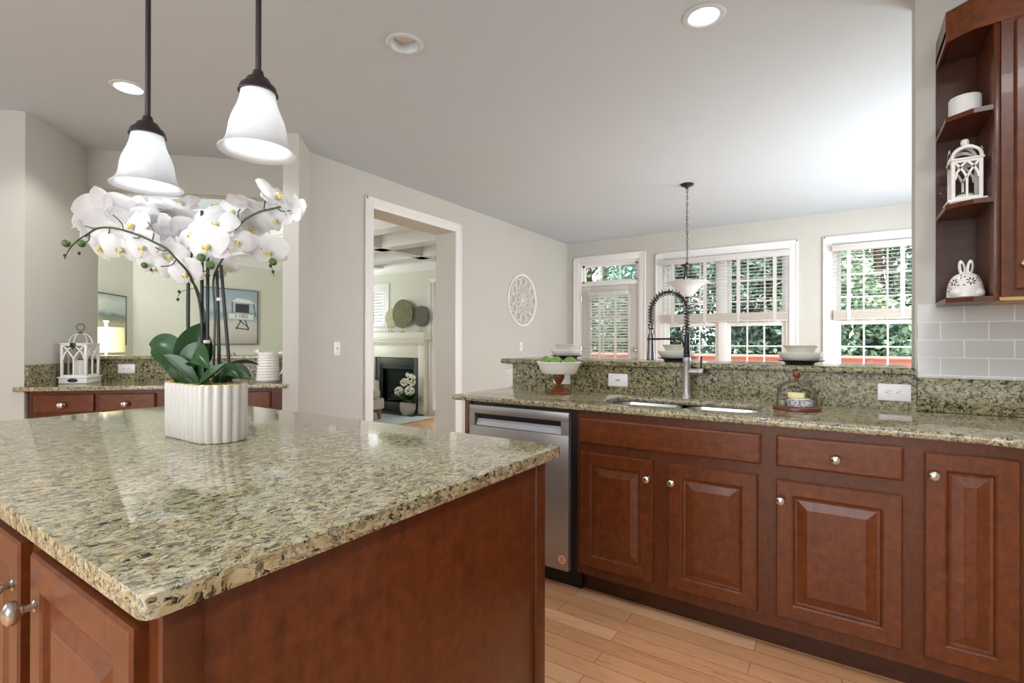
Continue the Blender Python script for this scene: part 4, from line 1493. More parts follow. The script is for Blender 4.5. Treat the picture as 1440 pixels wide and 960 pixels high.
n = noise(nt, v, 90, 4, 0.7)
nt.links.new(ramp(nt, n.outputs['Fac'], [(0.46, lin(222, 222, 226)), (0.56, lin(120, 124, 140))]), bb.inputs['Base Color'])
bb.inputs['Roughness'].default_value = 0.5
MATS['rind_print'] = m
b = MB(); b.lathe([(0, 0), (0.053, 0), (0.055, 0.003), (0.055, 0.024), (0.052, 0.027), (0, 0.027)], (kx + 0.012, ky - 0.004, 0.9312), 8)
single('cheese_box', b, 'rind_print', 'octagonal patterned cheese box under the glass dome', 'box')
b = MB(); b.lathe([(0, 0.0), (0.012, 0.0), (0.0135, 0.003), (0.0135, 0.018), (0.012, 0.021), (0, 0.021)], (kx - 0.058, ky - 0.018, 0.9312), 16)
single('herb_cheese_round', b, 'disc_sage', 'tiny sage green cheese round beside the patterned box', 'cheese')
b = MB(); b.lathe([(0, 0), (0.035, 0.0), (0.040, 0.003), (0.035, 0.006), (0, 0.0065)], (kx + 0.012, ky - 0.010, 0.9585), 32)
single('round_cheese', b, 'porcelain', 'thin white round cheese lying on the patterned box', 'cheese')
b = MB(); b.box(kx - 0.034, ky - 0.012, 0.9655, kx + 0.030, ky + 0.022, 0.988, 0.003)
single('cheese_block', b, 'cheese', 'pale yellow block of cheese on top of the thin white round', 'cheese')

# ------------------------------------------------------------------ ornaments on the end shelves
b = MB()
b.lathe([(0, 0), (0.046, 0), (0.049, 0.003), (0.0495, 0.04), (0.049, 0.080), (0.046, 0.084), (0, 0.085)], (0.398, 2.60, 2.0803), 40, wave=lambda a, z: 1 + 0.008 * math.sin(11 * a + 170 * z))
single('white_candle', b, 'wax', 'short white pillar candle on the top end shelf', 'candle')

lx, ly, lz = 0.3965, 2.595, 1.7433


def gothic_lantern(t, cx, cy, z0, w, hb, hdome, ring, lz_base, M=None, gp=None):
    """square lantern: stepped base, corner posts, arched tracery on each face, curved roof straps"""
    P = gp
    h = w / 2
    b = MB(); b.box(cx - h - 0.006, cy - h - 0.006, z0, cx + h + 0.006, cy + h + 0.006, z0 + lz_base, 0.002)
    b.box(cx - h - 0.012, cy - h - 0.012, z0 + lz_base - 0.006, cx + h + 0.012, cy + h + 0.012, z0 + lz_base + 0.004, 0.002)
    P(t, 'base', b, 'white_paint_wood')
    pw = w * (0.13 if ring == 'straps' else 0.09)
    zb = z0 + lz_base + 0.004
    zt = zb + hb
    for sx in (-1, 1):
        for sy in (-1, 1):
            b = MB(); b.box(cx + sx * h - (pw if sx > 0 else 0), cy + sy * h - (pw if sy > 0 else 0), zb, cx + sx * h + (pw if sx < 0 else 0), cy + sy * h + (pw if sy < 0 else 0), zt, 0.0015)
            P(t, 'post', b, 'white_paint_wood')
    b = MB(); b.box(cx - h - 0.004, cy - h - 0.004, zt, cx + h + 0.004, cy + h + 0.004, zt + 0.008, 0.002)
    P(t, 'roof_plate', b, 'white_paint_wood')
    # tracery
    for k in range(4):
        Mk = Matrix.Translation((cx, cy, 0)) @ Matrix.Rotation(k * PI / 2, 4, 'Z')
        yy = -h + pw * 0.4
        q = h - pw
        r_ = pw * 0.42
        b = MB()
        b.box(-q, yy - r_ * 0.8, zb, q, yy + r_ * 0.8, zb + pw * 0.8, M=Mk); b.box(-q, yy - r_ * 0.8, zt - pw * 0.7, q, yy + r_ * 0.8, zt, M=Mk)
        zs = zb + hb * 0.55
        b.tube([(0, yy, zb + pw * 0.5), (0, yy, zs)], r_, 4, M=Mk)
        for s in (-1, 1):
            b.tube([(s * q, yy, zs - hb * 0.02), (s * q * 0.86, yy, zs + hb * 0.14), (s * q * 0.5, yy, zs + hb * 0.30), (0, yy, zt - pw * 0.4)], r_, 4, M=Mk)
            b.tube([(0, yy, zs), (s * q * 0.30, yy, zs + hb * 0.16), (s * q * 0.62, yy, zs + hb * 0.28), (s * q, yy, zt - pw * 0.6)], r_, 4, M=Mk)
        P(t, 'tracery', b, 'white_paint_wood')
    zr = zt + 0.008
    for k in range(2):
        b = MB()
        Mk = Matrix.Translation((cx, cy, 0)) @ Matrix.Rotation(k * PI / 2 + (PI / 4 if ring == 'straps' else 0), 4, 'Z')
        wr = h * (1.3 if ring == 'straps' else 0.92)
        pts = [(wr * math.cos(a), 0, zr + hdome * math.sin(a)) for a in [PI * i / 14 for i in range(15)]]
        b.tube(pts, pw * (0.5 if ring == 'straps' else 0.2), 6, M=Mk)
        P(t, 'roof_strap', b, 'white_paint_wood')
    return zb, zt, zr


t = thing('wooden_lantern', 'white wooden lantern with arched tracery on the middle end shelf', 'lantern', (lx, ly, lz))
gp = lambda t_, n_, b_, m_, l_=None: part(t_, n_, b_, m_, l_)
zb, zt, zr = gothic_lantern(t, lx, ly, lz, 0.092, 0.150, 0.05, 'straps', 0.012, gp=gp)
b = MB()
for sgn in (-1, 1):
    b.sheet(lambda u, v: (lx - 0.047 + 0.094 * u, ly + sgn * 0.047, zr - 0.001 + v * 0.05 * math.sin(PI * u) ** 0.7 * 0.25 + 0.75 * 0.05 * math.sin(PI * u) ** 0.6), 16, 1)
    b.sheet(lambda u, v: (lx + sgn * 0.047, ly - 0.047 + 0.094 * u, zr - 0.001 + v * 0.05 * math.sin(PI * u) ** 0.7 * 0.25 + 0.75 * 0.05 * math.sin(PI * u) ** 0.6), 16, 1)
part(t, 'roof_arch', b, 'white_paint_wood', fix=False)
b = MB(); b.lathe([(0, 0.0), (0.016, 0.0), (0.017, 0.005), (0.009, 0.009), (0.012, 0.014), (0.0135, 0.024), (0.010, 0.033), (0, 0.037)], (lx, ly, zr + 0.048), 20)
part(t, 'finial', b, 'white_paint_wood')
b = MB(); b.box(lx - 0.0505, ly - 0.012, zt - 0.02, lx - 0.046, ly - 0.004, zt - 0.004); b.tube([(lx - 0.0515, ly - 0.008, zt - 0.012), (lx - 0.0545, ly - 0.008, zt - 0.018), (lx - 0.0515, ly - 0.008, zt - 0.026)], 0.0012, 5)
part(t, 'latch', b, 'dark_slot')
t = thing('small_succulent', 'tiny green succulent in a white pot inside the shelf lantern', 'plant', (lx, ly, lz + 0.016))
b = MB(); b.lathe([(0, 0), (0.018, 0), (0.026, 0.01), (0.027, 0.022), (0.024, 0.024), (0, 0.022)], (lx, ly, lz + 0.0162), 24)
part(t, 'pot', b, 'porcelain')
b = MB()
for i in range(22):
    a = i * 2.4; r_ = 0.004 + 0.0009 * i
    d_ = Vector((math.cos(a), math.sin(a), 0.9 - i * 0.03)).normalized()
    o_ = Vector((lx + r_ * 0.5 * math.cos(a), ly + r_ * 0.5 * math.sin(a), lz + 0.038))
    b.ball(o_ + d_ * 0.009, 0.01, frame((0, 0, 0), d_).to_3x3().to_4x4(), 0.4, 0.25, 1.0, 8, 6)
part(t, 'leaves', b, 'bud_green')

# ceramic rabbit
rx, ry, rz = 0.400, 2.60, 1.3803
t = thing('ceramic_rabbit', 'white pierced ceramic rabbit crouching on the bottom end shelf', 'figurine', (rx, ry, rz))
b = MB()


def rab(u, v):
    # u around, v from base to top
    a = 2 * PI * u
    th = v * PI * 0.5
    r_ = math.cos(th) ** 0.62 if v < 1 else 0.0
    z_ = 0.094 * math.sin(th) ** 0.95
    ex = 0.056 * r_ * (1.0 + 0.05 * math.sin(3 * a))
    ey = 0.050 * r_
    return (rx + ex * math.cos(a), ry + ey * math.sin(a), rz + 0.006 + z_)


b.sheet(rab, 40, 16)
b.lathe([(0, 0), (0.046, 0), (0.05, 0.003), (0.054, 0.008)], (rx, ry, rz), 40, sy=0.9)
b.ball((rx - 0.026, ry - 0.022, rz + 0.022), 0.026, None, 1.0, 0.95, 0.8)     # muzzle, tucked low
b.ball((rx + 0.03, ry - 0.018, rz + 0.02), 0.03, None, 0.8, 1.0, 0.7)         # haunch
body = part(t, 'body', b, 'porcelain')
for dx, tilt in ((-0.011, -0.12), (0.012, 0.10)):
    b = MB()
    Me = Matrix.Translation((rx + dx, ry, rz + 0.118)) @ Matrix.Rotation(tilt, 4, 'Y')
    b.ball((0, 0, 0), 1.0, None, 0.0115, 0.009, 0.034)
    b.bm.transform(Me)
    ear = part(t, 'ear', b, 'porcelain')
    b = MB(); b.ball((0, -0.0075, 0.002), 1.0, None, 0.0035, 0.003, 0.018, 10, 8); b.bm.transform(Me)
    part(ear, 'ear_slot', b, 'dark_slot')
b = MB()


def on_body(a, v):
    p0 = Vector(rab(a, v)); pu = Vector(rab(a + 0.01, v)) - p0; pv = Vector(rab(a, v + 0.01)) - p0
    n = pu.cross(pv).normalized()
    if n.dot(p0 - Vector((rx, ry, rz + 0.03))) < 0:
        n = -n
    return p0, n, pu.normalized()


for (a, v, npet, sz) in ((0.78, 0.42, 7, 1.0), (0.60, 0.40, 6, 0.95), (0.69, 0.60, 3, 0.7), (0.88, 0.5, 4, 0.7), (0.55, 0.2, 3, 0.8), (0.69, 0.3, 2, 0.8)):
    p0, n, pu = on_body(a, v)
    for k in range(npet):
        q = 2 * PI * k / npet
        e = pu * math.cos(q) + n.cross(pu) * math.sin(q)
        b.ball(p0 + e * 0.0105 * sz, 1.0, frame((0, 0, 0), n, e), 0.0024 * sz, 0.0058 * sz, 0.0022, 8, 6)
part(t, 'pierced_flowers', b, 'dark_slot', 'dark cut-out flower holes')

# ------------------------------------------------------------------ corner bar things
BO = lambda e, d: (S2 * (e - d), S2 * (e + d))


def bar_thing(name, label, cat, e, d, z):
    x, y = BO(e, d)
    return thing(name, label, cat, (x, y, z), PI / 4)


def bp(t_, n_, b_, m_, l_=None, **kw):
    return part(t_, n_, b_, m_, l_, world=False, **kw)


t = bar_thing('white_lantern', 'weathered white lantern with ring handle holding a candle on the corner bar', 'lantern', -2.395, 4.27, 0.9002)
zb, zt, zr = gothic_lantern(t, 0, 0, 0, 0.165, 0.235, 0.075, 'wires', 0.045, gp=bp)
b = MB(); b.lathe([(0, 0.001), (0.032, 0.001), (0.034, 0)], seg=28, sy=0.42, M=Matrix(((1, 0, 0, 0), (0, 0, -1, -0.0886), (0, 1, 0, 0.022), (0, 0, 0, 1))))
bp(t, 'oval_plaque', b, 'dark_slot', 'dark oval plaque')
b = MB(); b.lathe([(0, 0), (0.02, 0), (0.021, 0.004), (0.012, 0.008), (0.005, 0.012), (0, 0.012)], c=(0, 0, zr + 0.073), seg=18)
b.tube([(0.026 * math.cos(a), 0, zr + 0.118 + 0.024 * math.sin(a)) for a in [2 * PI * i / 20 for i in range(20)]], 0.003, 6, closed=True)
bp(t, 'ring_handle', b, 'bronze', 'dark ring handle')
b = MB(); b.box(-0.016, -0.093, zt - 0.022, 0.016, -0.0845, zt + 0.010, 0.002); b.box(-0.004, -0.096, zt - 0.034, 0.006, -0.090, zt - 0.01, 0.001)
bp(t, 'latch', b, 'black_metal', 'black latch')
x, y = BO(-2.395, 4.27)
b = MB(); b.lathe([(0, 0), (0.038, 0), (0.04, 0.003), (0.04, 0.115), (0.036, 0.118), (0.01, 0.112), (0, 0.112)], (x, y, 0.9498), 28); b.cyl((x, y, 1.06), (x, y, 1.076), 0.0015, 6)
single('pillar_candle', b, 'wax', 'cream pillar candle inside the weathered bar lantern', 'candle')

t = bar_thing('ribbed_pitcher', 'white ribbed ceramic pitcher at the end of the corner bar', 'pitcher', -1.085, 4.20, 0.9002)
prof = [(0, 0), (0.078, 0), (0.082, 0.004)]
for i in range(10):
    z = 0.006 + i * 0.0215; r0 = 0.083 - 0.012 * (i / 9)
    prof += [(r0, z), (r0 + 0.0022, z + 0.005), (r0 + 0.0022, z + 0.0155), (r0, z + 0.0205)]
prof += [(0.072, 0.224), (0.073, 0.228), (0.068, 0.228), (0.066, 0.20), (0.074, 0.02), (0, 0.012)]
b = MB(); b.lathe(prof, seg=36)
bp(t, 'jug', b, 'porcelain')
b = MB()
b.sheet(lambda u, v: (-0.062 - 0.05 * v * (1 - (2 * u - 1) ** 2), (u - 0.5) * 0.062 * (1 - 0.6 * v), 0.200 + 0.036 * v + 0.012 * (2 * u - 1) ** 2), 8, 5)
bp(t, 'spout', b, 'porcelain', fix=False)
b = MB(); b.tube(smoothpath([(0.068, 0, 0.212), (0.10, 0, 0.222), (0.122, 0, 0.195), (0.12, 0, 0.13), (0.10, 0, 0.07), (0.078, 0, 0.05)]), 0.008, 8)
bp(t, 'handle', b, 'porcelain')

# ------------------------------------------------------------------ orchid on the island
ox, oy = -1.624, 0.758
t = thing('potted_orchid', 'white silk orchid arrangement in an oval fluted white planter on the island', 'potted plant', (ox, oy, 0.9145))
HL, HW = 0.092, 0.066     # straight half length, end radius
HPOT = 0.166


def stad(r_, n=120, flute=0.0, nf=30):
    """rounded oval outline with flutes"""
    per = 4 * HL + 2 * PI * HW
    out = []
    for i in range(n):
        s = per * i / n
        if s < 2 * HL:
            p = Vector((-HL + s, -HW)); nn = Vector((0, -1))
        elif s < 2 * HL + PI * HW:
            a = (s - 2 * HL) / HW - PI / 2
            nn = Vector((math.cos(a), math.sin(a))); p = Vector((HL, 0)) + nn * HW
        elif s < 4 * HL + PI * HW:
            p = Vector((HL - (s - 2 * HL - PI * HW), HW)); nn = Vector((0, 1))
        else:
            a = (s - 4 * HL - PI * HW) / HW + PI / 2
            nn = Vector((math.cos(a), math.sin(a))); p = Vector((-HL, 0)) + nn * HW
        c_ = abs(math.sin(PI * nf * i / n))
        q = p + nn * (r_ + flute * (c_ - 0.6))
        out.append((ox + q.x, oy + q.y))
    return out


def loft(mb, loops):
    n = len(loops[0][0])
    vs = []
    for pts, z in loops:
        vs += [(x, y, z) for x, y in pts]
    fl = []
    for k in range(len(loops) - 1):
        for i in range(n):
            fl.append((k * n + i, k * n + (i + 1) % n, (k + 1) * n + (i + 1) % n, (k + 1) * n + i))
    fl.append(tuple(reversed(range(n))))
    mb.faces(vs, fl)
    return mb


z0 = 0.9146
NP = 240
b = MB()
loft(b, [(stad(-0.004, NP, 0.0075), z0), (stad(0.0, NP, 0.0085), z0 + 0.004), (stad(0.001, NP, 0.0085), z0 + HPOT - 0.006), (stad(0.0015, NP, 0.004), z0 + HPOT)])
part(t, 'planter', b, 'pot_ceramic', smooth=60)
b = MB()
loft(b, [(stad(0.0018, NP, 0.004), z0 + HPOT - 0.0005), (stad(0.0012, NP, 0.003), z0 + HPOT + 0.002), (stad(-0.005, NP, 0.0), z0 + HPOT + 0.001), (stad(-0.006, NP, 0), z0 + HPOT - 0.012)])
part(t, 'planter_rim', b, 'gilt', 'thin gilt rim')
b = MB()
bumps = [(rnd.uniform(-HL - 0.04, HL + 0.04), rnd.uniform(-HW * 0.75, HW * 0.75), rnd.uniform(0.010, 0.02)) for _ in range(130)]
for dx, dy, r_ in bumps:
    if abs(dx) > HL and (abs(dx) - HL) ** 2 + dy ** 2 > (HW * 0.75) ** 2:
        continue
    b.ball((ox + dx, oy + dy, z0 + HPOT - 0.008), r_, None, 1.2, 1.0, 0.62, 8, 6)
loft(b, [(stad(-0.007, NP, 0), z0 + HPOT - 0.011), (stad(-0.04, NP, 0), z0 + HPOT - 0.006)])
part(t, 'moss', b, 'moss')


def leaf_mesh(p0, p1, p2, width, fold=0.25, nrm=(0, -0.5, 1), back=0.0):
    """strap leaf along a quadratic path with a folded midrib and rounded tip"""
    p0, p1, p2 = Vector(p0), Vector(p1), Vector(p2)
    nrm = Vector(nrm).normalized()
    m_ = MB()
    nu, nv = 22, 8
    top = []
    for i in range(nu + 1):
        u = i / nu
        c = (1 - u) ** 2 * p0 + 2 * u * (1 - u) * p1 + u * u * p2
        tg = (2 * (1 - u) * (p1 - p0) + 2 * u * (p2 - p1)).normalized()
        sd = tg.cross(nrm).normalized()
        up_l = sd.cross(tg).normalized()
        w = width * (max(0.0, 1 - (2 * max(0, u - 0.42) / 1.16) ** 2.6)) * (0.36 + 0.64 * min(1, u / 0.42) ** 0.8)
        if i == nu:
            w = 0.002
        for j in range(nv + 1):
            s = 2 * j / nv - 1
            top.append(c + sd * (w * s) + up_l * (fold * w * abs(s) ** 1.3 - 0.06 * w))
    vs = top + [p - Vector((nrm.x, nrm.y, nrm.z)) * 0.0016 for p in top]
    n = (nu + 1) * (nv + 1)
    fl = []
    for i in range(nu):
        for j in range(nv):
            a = i * (nv + 1) + j
            fl.append((a, a + 1, a + nv + 2, a + nv + 1)); fl.append((n + a + nv + 1, n + a + nv + 2, n + a + 1, n + a))
    m_.faces([tuple(v) for v in vs], fl)
    return m_


for p0, p1, p2, w, fo, nr in (
    ((-1.668, 0.731, 1.078), (-1.715, 0.712, 1.225), (-1.800, 0.690, 1.196), 0.044, 0.22, (0.75, -0.6, 0.35)),
    ((-1.625, 0.745, 1.078), (-1.665, 0.745, 1.18), (-1.620, 0.768, 1.265), 0.052, 0.30, (0.84, -0.52, 0.12)),
    ((-1.600, 0.745, 1.078), (-1.640, 0.725, 1.225), (-1.538, 0.745, 1.125), 0.040, 0.35, (0.55, -0.7, 0.45)),
    ((-1.598, 0.735, 1.078), (-1.615, 0.695, 1.13), (-1.665, 0.675, 1.165), 0.030, 0.4, (0.7, -0.6, 0.5)),
    ((-1.585, 0.738, 1.076), (-1.54, 0.735, 1.085), (-1.462, 0.752, 1.142), 0.028, 0.55, (0.1, -0.75, 0.65)),
    ((-1.570, 0.790, 1.076), (-1.55, 0.82, 1.14), (-1.505, 0.85, 1.09), 0.030, 0.3, (0.5, -0.6, 0.6)),
    ((-1.690, 0.765, 1.078), (-1.72, 0.77, 1.15), (-1.700, 0.785, 1.205), 0.026, 0.4, (0.75, -0.6, 0.2)),
    ((-1.565, 0.780, 1.076), (-1.53, 0.79, 1.15), (-1.478, 0.80, 1.098), 0.024, 0.3, (0.45, -0.7, 0.5)),
    ((-1.640, 0.800, 1.076), (-1.62, 0.86, 1.16), (-1.58, 0.92, 1.13), 0.032, 0.3, (0, 0.3, 1))):
    p0, p1, p2 = (Vector(p_) + Vector((-0.016, -0.010, 0)) for p_ in (p0, p1, p2))
    part(t, 'leaf', leaf_mesh(p0, p1, p2, w, fo, nr), 'orchid_leaf', smooth=70)

for a, c in (((-1.672, 0.729, 1.06), (-1.670, 0.729, 1.385)), ((-1.636, 0.753, 1.06), (-1.636, 0.751, 1.606)), ((-1.622, 0.762, 1.06), (-1.622, 0.762, 1.50)), ((-1.589, 0.783, 1.06), (-1.596, 0.776, 1.424)), ((-1.560, 0.802, 1.06), (-1.588, 0.784, 1.44))):
    b = MB(); b.tube([a, c], [0.0052, 0.0046], 8)
    part(t, 'stake', b, 'dark_stake')

# orchid sprays: flowers (centre, facing, span, roll), flower stalks and buds
FLOWERS=[
 ((-1.979,0.560,1.576),(-0.52,-0.85,0.12),0.129,20),
 ((-1.883,0.588,1.606),(-0.85,0.30,0.42),0.144,-15),
 ((-1.866,0.659,1.610),(-0.71,0.34,0.61),0.126,10),
 ((-1.943,0.596,1.507),(0.10,-0.83,-0.54),0.116,30),
 ((-1.815,0.609,1.491),(0.61,-0.73,-0.32),0.120,-10),
 ((-1.713,0.628,1.488),(0.40,-0.88,-0.25),0.109,12),
 ((-1.721,0.659,1.432),(0.57,-0.66,-0.49),0.094,-20),
 ((-1.610,0.697,1.411),(0.46,-0.79,-0.41),0.105,15),
 ((-1.828,0.744,1.632),(-0.11,0.39,0.91),0.139,0),
 ((-1.865,0.791,1.667),(0.42,-0.64,0.64),0.115,25),
 ((-1.831,0.695,1.572),(-0.60,0.42,0.68),0.136,40),
 ((-1.763,0.728,1.543),(-0.91,0.29,0.30),0.135,-30),
 ((-1.716,0.722,1.488),(-0.29,-0.95,-0.13),0.101,10),
 ((-1.491,0.704,1.481),(0.37,-0.92,-0.15),0.128,8),
 ((-1.545,0.811,1.515),(0.94,-0.27,0.21),0.105,-12),
 ((-1.668,0.826,1.607),(0.30,-0.93,0.21),0.119,10),
 ((-1.727,0.787,1.568),(0.19,-0.54,0.82),0.119,-20),
 ((-1.524,0.826,1.624),(0.03,0.35,0.94),0.122,10),
 ((-1.612,0.887,1.582),(0.87,-0.44,-0.24),0.116,25),
 ((-1.423,0.856,1.642),(0.80,0.32,0.51),0.124,-15),
 ((-1.495,0.905,1.595),(0.10,-0.79,-0.60),0.099,20),
 ((-1.400,0.907,1.603),(0.00,0.99,-0.16),0.109,0),
 ((-1.510,0.895,1.494),(0.63,-0.77,-0.11),0.112,5),
 ((-1.625,0.807,1.443),(0.54,-0.61,-0.58),0.098,30),
 ((-1.604,0.844,1.613),(-0.16,-0.80,0.57),0.113,0),
 ((-1.911,0.665,1.549),(0.36,-0.93,0.11),0.124,30),
 ((-1.874,0.738,1.628),(-0.12,-0.57,0.81),0.122,60),
 ((-1.700,0.800,1.600),(0.35,-0.80,0.45),0.118,15),
 ((-1.800,0.640,1.560),(0.15,-0.93,0.30),0.120,-10),
 ((-1.655,0.735,1.530),(0.25,-0.90,0.30),0.112,40),
 ((-1.580,0.770,1.560),(0.55,-0.70,0.40),0.118,-5),
 ((-1.760,0.850,1.650),(0.20,-0.30,0.92),0.122,30),
 ((-1.690,0.690,1.470),(0.50,-0.80,-0.25),0.098,-8),
]
LSTEM =[ (-1.632,0.755,1.075),(-1.636,0.752,1.228),(-1.631,0.744,1.314),(-1.611,0.720,1.371),(-1.610,0.697,1.415),(-1.625,0.675,1.447),(-1.648,0.660,1.476),(-1.676,0.641,1.494),(-1.722,0.623,1.515),(-1.776,0.599,1.534),(-1.834,0.585,1.546),(-1.891,0.571,1.547),(-1.932,0.556,1.527) ]
RSTEM =[ (-1.607,0.772,1.075),(-1.603,0.774,1.271),(-1.607,0.771,1.380),(-1.600,0.776,1.424),(-1.574,0.792,1.478),(-1.560,0.802,1.533),(-1.542,0.814,1.561),(-1.522,0.827,1.583),(-1.489,0.848,1.603),(-1.462,0.866,1.611),(-1.436,0.883,1.618),(-1.422,0.893,1.621) ]
CSTEM =[ (-1.678,0.785,1.071),(-1.694,0.785,1.296),(-1.704,0.767,1.374),(-1.698,0.747,1.406),(-1.665,0.757,1.471),(-1.649,0.791,1.508) ]
KSTEM =[ (-1.741,0.755,1.070),(-1.740,0.756,1.228),(-1.738,0.756,1.387),(-1.748,0.773,1.504),(-1.786,0.772,1.577) ]
LPED =[ [(-1.776,0.599,1.534),(-1.803,0.605,1.557),(-1.828,0.600,1.577),(-1.849,0.598,1.588)],[(-1.834,0.585,1.547),(-1.860,0.591,1.534),(-1.911,0.593,1.525)],[(-1.722,0.623,1.515),(-1.741,0.622,1.511),(-1.784,0.618,1.517)],[(-1.683,0.637,1.498),(-1.714,0.652,1.534),(-1.774,0.660,1.569)],[(-1.648,0.660,1.474),(-1.681,0.662,1.475),(-1.717,0.650,1.490)],[(-1.891,0.571,1.547),(-1.959,0.562,1.562)],[(-1.907,0.560,1.529),(-1.923,0.562,1.514),(-1.934,0.554,1.508)],[(-1.625,0.675,1.447),(-1.671,0.681,1.435),(-1.707,0.669,1.432)] ]
RPED =[ [(-1.478,0.856,1.607),(-1.465,0.852,1.632),(-1.435,0.848,1.644)],[(-1.540,0.815,1.563),(-1.544,0.812,1.598),(-1.538,0.816,1.611)],[(-1.444,0.878,1.616),(-1.433,0.886,1.605),(-1.411,0.900,1.607)],[(-1.574,0.792,1.478),(-1.555,0.746,1.475),(-1.512,0.714,1.479)],[(-1.562,0.860,1.526),(-1.545,0.871,1.519),(-1.522,0.875,1.497)],[(-1.560,0.802,1.533),(-1.554,0.829,1.533)] ]
BUDPATH_L =[ (-1.891,0.571,1.547),(-1.948,0.545,1.516),(-1.970,0.530,1.488),(-1.983,0.522,1.457) ]
BUDS =[ (-1.983,0.522,1.505),(-1.943,0.548,1.505),(-1.499,0.687,1.441),(-1.509,0.716,1.424),(-1.725,0.633,1.431),(-1.483,0.889,1.455) ]
SMALL_BUDS =[ (-1.950,0.544,1.475),(-1.987,0.520,1.468),(-1.719,0.649,1.420),(-1.490,0.884,1.442),(-1.483,0.889,1.424),(-1.570,0.735,1.400),(-1.805,0.760,1.368),(-1.809,0.758,1.343) ]


def tepal(m_, ang, length, width, cup, droop, notch=0.0):
    """one petal of the flower in its own plane, base at the centre"""
    ca, sa = math.cos(ang), math.sin(ang)
    nu, nv = 8, 6

    def fn(u, v):
        s = 2 * v - 1
        w = width * (math.sin(PI * min(1, 0.10 + 0.86 * u ** 0.85)) ** 0.75) * (1.0 if u < 0.99 else 0.25)
        x = length * u
        y_ = w * s
        z_ = cup * math.sin(PI * u) * length - droop * length * u * u - 0.10 * w * s * s + 0.015 * length * math.sin(9 * u + 4 * s)
        return (x * ca - y_ * sa, x * sa + y_ * ca, z_)
    m_.sheet(fn, nu, nv)


def flower_mesh(seed):
    q = random.Random(seed)
    m_ = MB()
    j = lambda a: a + q.uniform(-0.05, 0.05)
    for a in (90, 215, 325):                       # three sepals, set behind
        tepal(m_, R(a) + q.uniform(-.08, .08), 0.48, 0.17, j(0.05), j(0.10))
    m2 = MB()
    for a in (12, 168):                            # two broad petals
        tepal(m2, R(a) + q.uniform(-.06, .06), 0.51, 0.30, j(0.10), j(0.06))
    for f in m2.bm.verts:
        f.co.z += 0.025
    me_ = bpy.data.meshes.new('x'); m2.bm.to_mesh(me_); m2.bm.free(); m_.bm.from_mesh(me_); bpy.data.meshes.remove(me_)
    # lip side lobes in white
    m_.ball((0, -0.05, 0.08), 1.0, None, 0.055, 0.05, 0.07, 10, 8)
    me = m_.mesh('flower', 70, fix=False)
    me.materials.append(MATS['petal'])
    l_ = MB()
    l_.ball((0, -0.085, 0.10), 1.0, None, 0.04, 0.055, 0.05, 10, 8)
    for s in (-1, 1):
        l_.ball((s * 0.055, -0.06, 0.115), 1.0, None, 0.022, 0.05, 0.045, 8, 6)
    l_.tube([(0, -0.11, 0.11), (0.0, -0.17, 0.12), (0.03, -0.19, 0.15)], [0.03, 0.02, 0.006], 6); l_.tube([(0, -0.15, 0.115), (-0.03, -0.19, 0.15)], [0.016, 0.005], 6)
    ml = l_.mesh('lip', 60)
    ml.materials.append(MATS['orchid_lip'])
    return me, ml


FM = [flower_mesh(s) for s in range(5)]
INV = ROOTM[t.name].inverted()
for i, (c, n, span, roll) in enumerate(FLOWERS):
    me, ml = FM[i % len(FM)]
    o = bpy.data.objects.new('flower', me); COL.objects.link(o); o.parent = t
    M = INV @ frame(c, n) @ Matrix.Rotation(R(roll), 4, 'Z') @ Matrix.Diagonal((span * 1.1, span * 1.1, span * 1.1, 1))
    o.matrix_local = M
    l_ = bpy.data.objects.new('lip', ml); COL.objects.link(l_); l_.parent = o
    l_['label'] = 'yellow centre of the bloom'
TO = Vector((0.035, -0.013, -0.006))
LSTEM = [Vector(p) + TO * min(1, max(0, (i - 3) / 2)) for i, p in enumerate(LSTEM)]
LPED = [[Vector(p) + TO for p in q] for q in LPED]
BUDPATH_L = [Vector(p) + TO for p in BUDPATH_L]
for path, ped in ((LSTEM, LPED), (RSTEM, RPED), (CSTEM, []), (KSTEM, [])):
    b = MB(); b.tube(smoothpath(path, 5), 0.0031, 8)
    for p_ in ped:
        b.tube(smoothpath(p_, 4), 0.0017, 6)
    if path is LSTEM:
        b.tube(smoothpath(BUDPATH_L, 4), [0.0022] * 9 + [0.0014] * 4, 6)
    if path is RSTEM:
        b.tube(smoothpath([(-1.482, 0.888, 1.462), (-1.486, 0.886, 1.442), (-1.480, 0.891, 1.408)], 4), 0.0011, 5)
    if path is CSTEM:
        b.tube(smoothpath([(-1.690, 0.762, 1.41), (-1.60, 0.745, 1.418), (-1.56, 0.74, 1.40)], 4), 0.0016, 5)
        b.tube(smoothpath([(-1.704, 0.767, 1.374), (-1.78, 0.762, 1.37), (-1.812, 0.758, 1.352)], 4), 0.0010, 5)
    part(t, 'stem', b, 'orchid_stem')
b = MB()
for z, x, y in ((1.33, -1.590, 0.782), (1.20, -1.622, 0.760)):
    b.lathe([(0.0085, 0), (0.0095, 0.003), (0.0095, 0.007), (0.0085, 0.01)], (x, y, z), 12)
part(t, 'tie_band', b, 'linen')
for i, p_ in enumerate(BUDS):
    b = MB(); b.ball(p_, 0.0115 if i != 4 else 0.009, Matrix.Rotation(0.6, 4, 'Y'), 1.25, 1.0, 0.95, 14, 10)
    part(t, 'bud', b, 'bud_green')
for p_ in SMALL_BUDS:
    b = MB(); b.ball(p_, 0.0045, None, 1, 1, 1.25, 10, 8)
    part(t, 'bud', b, 'bud_dark')

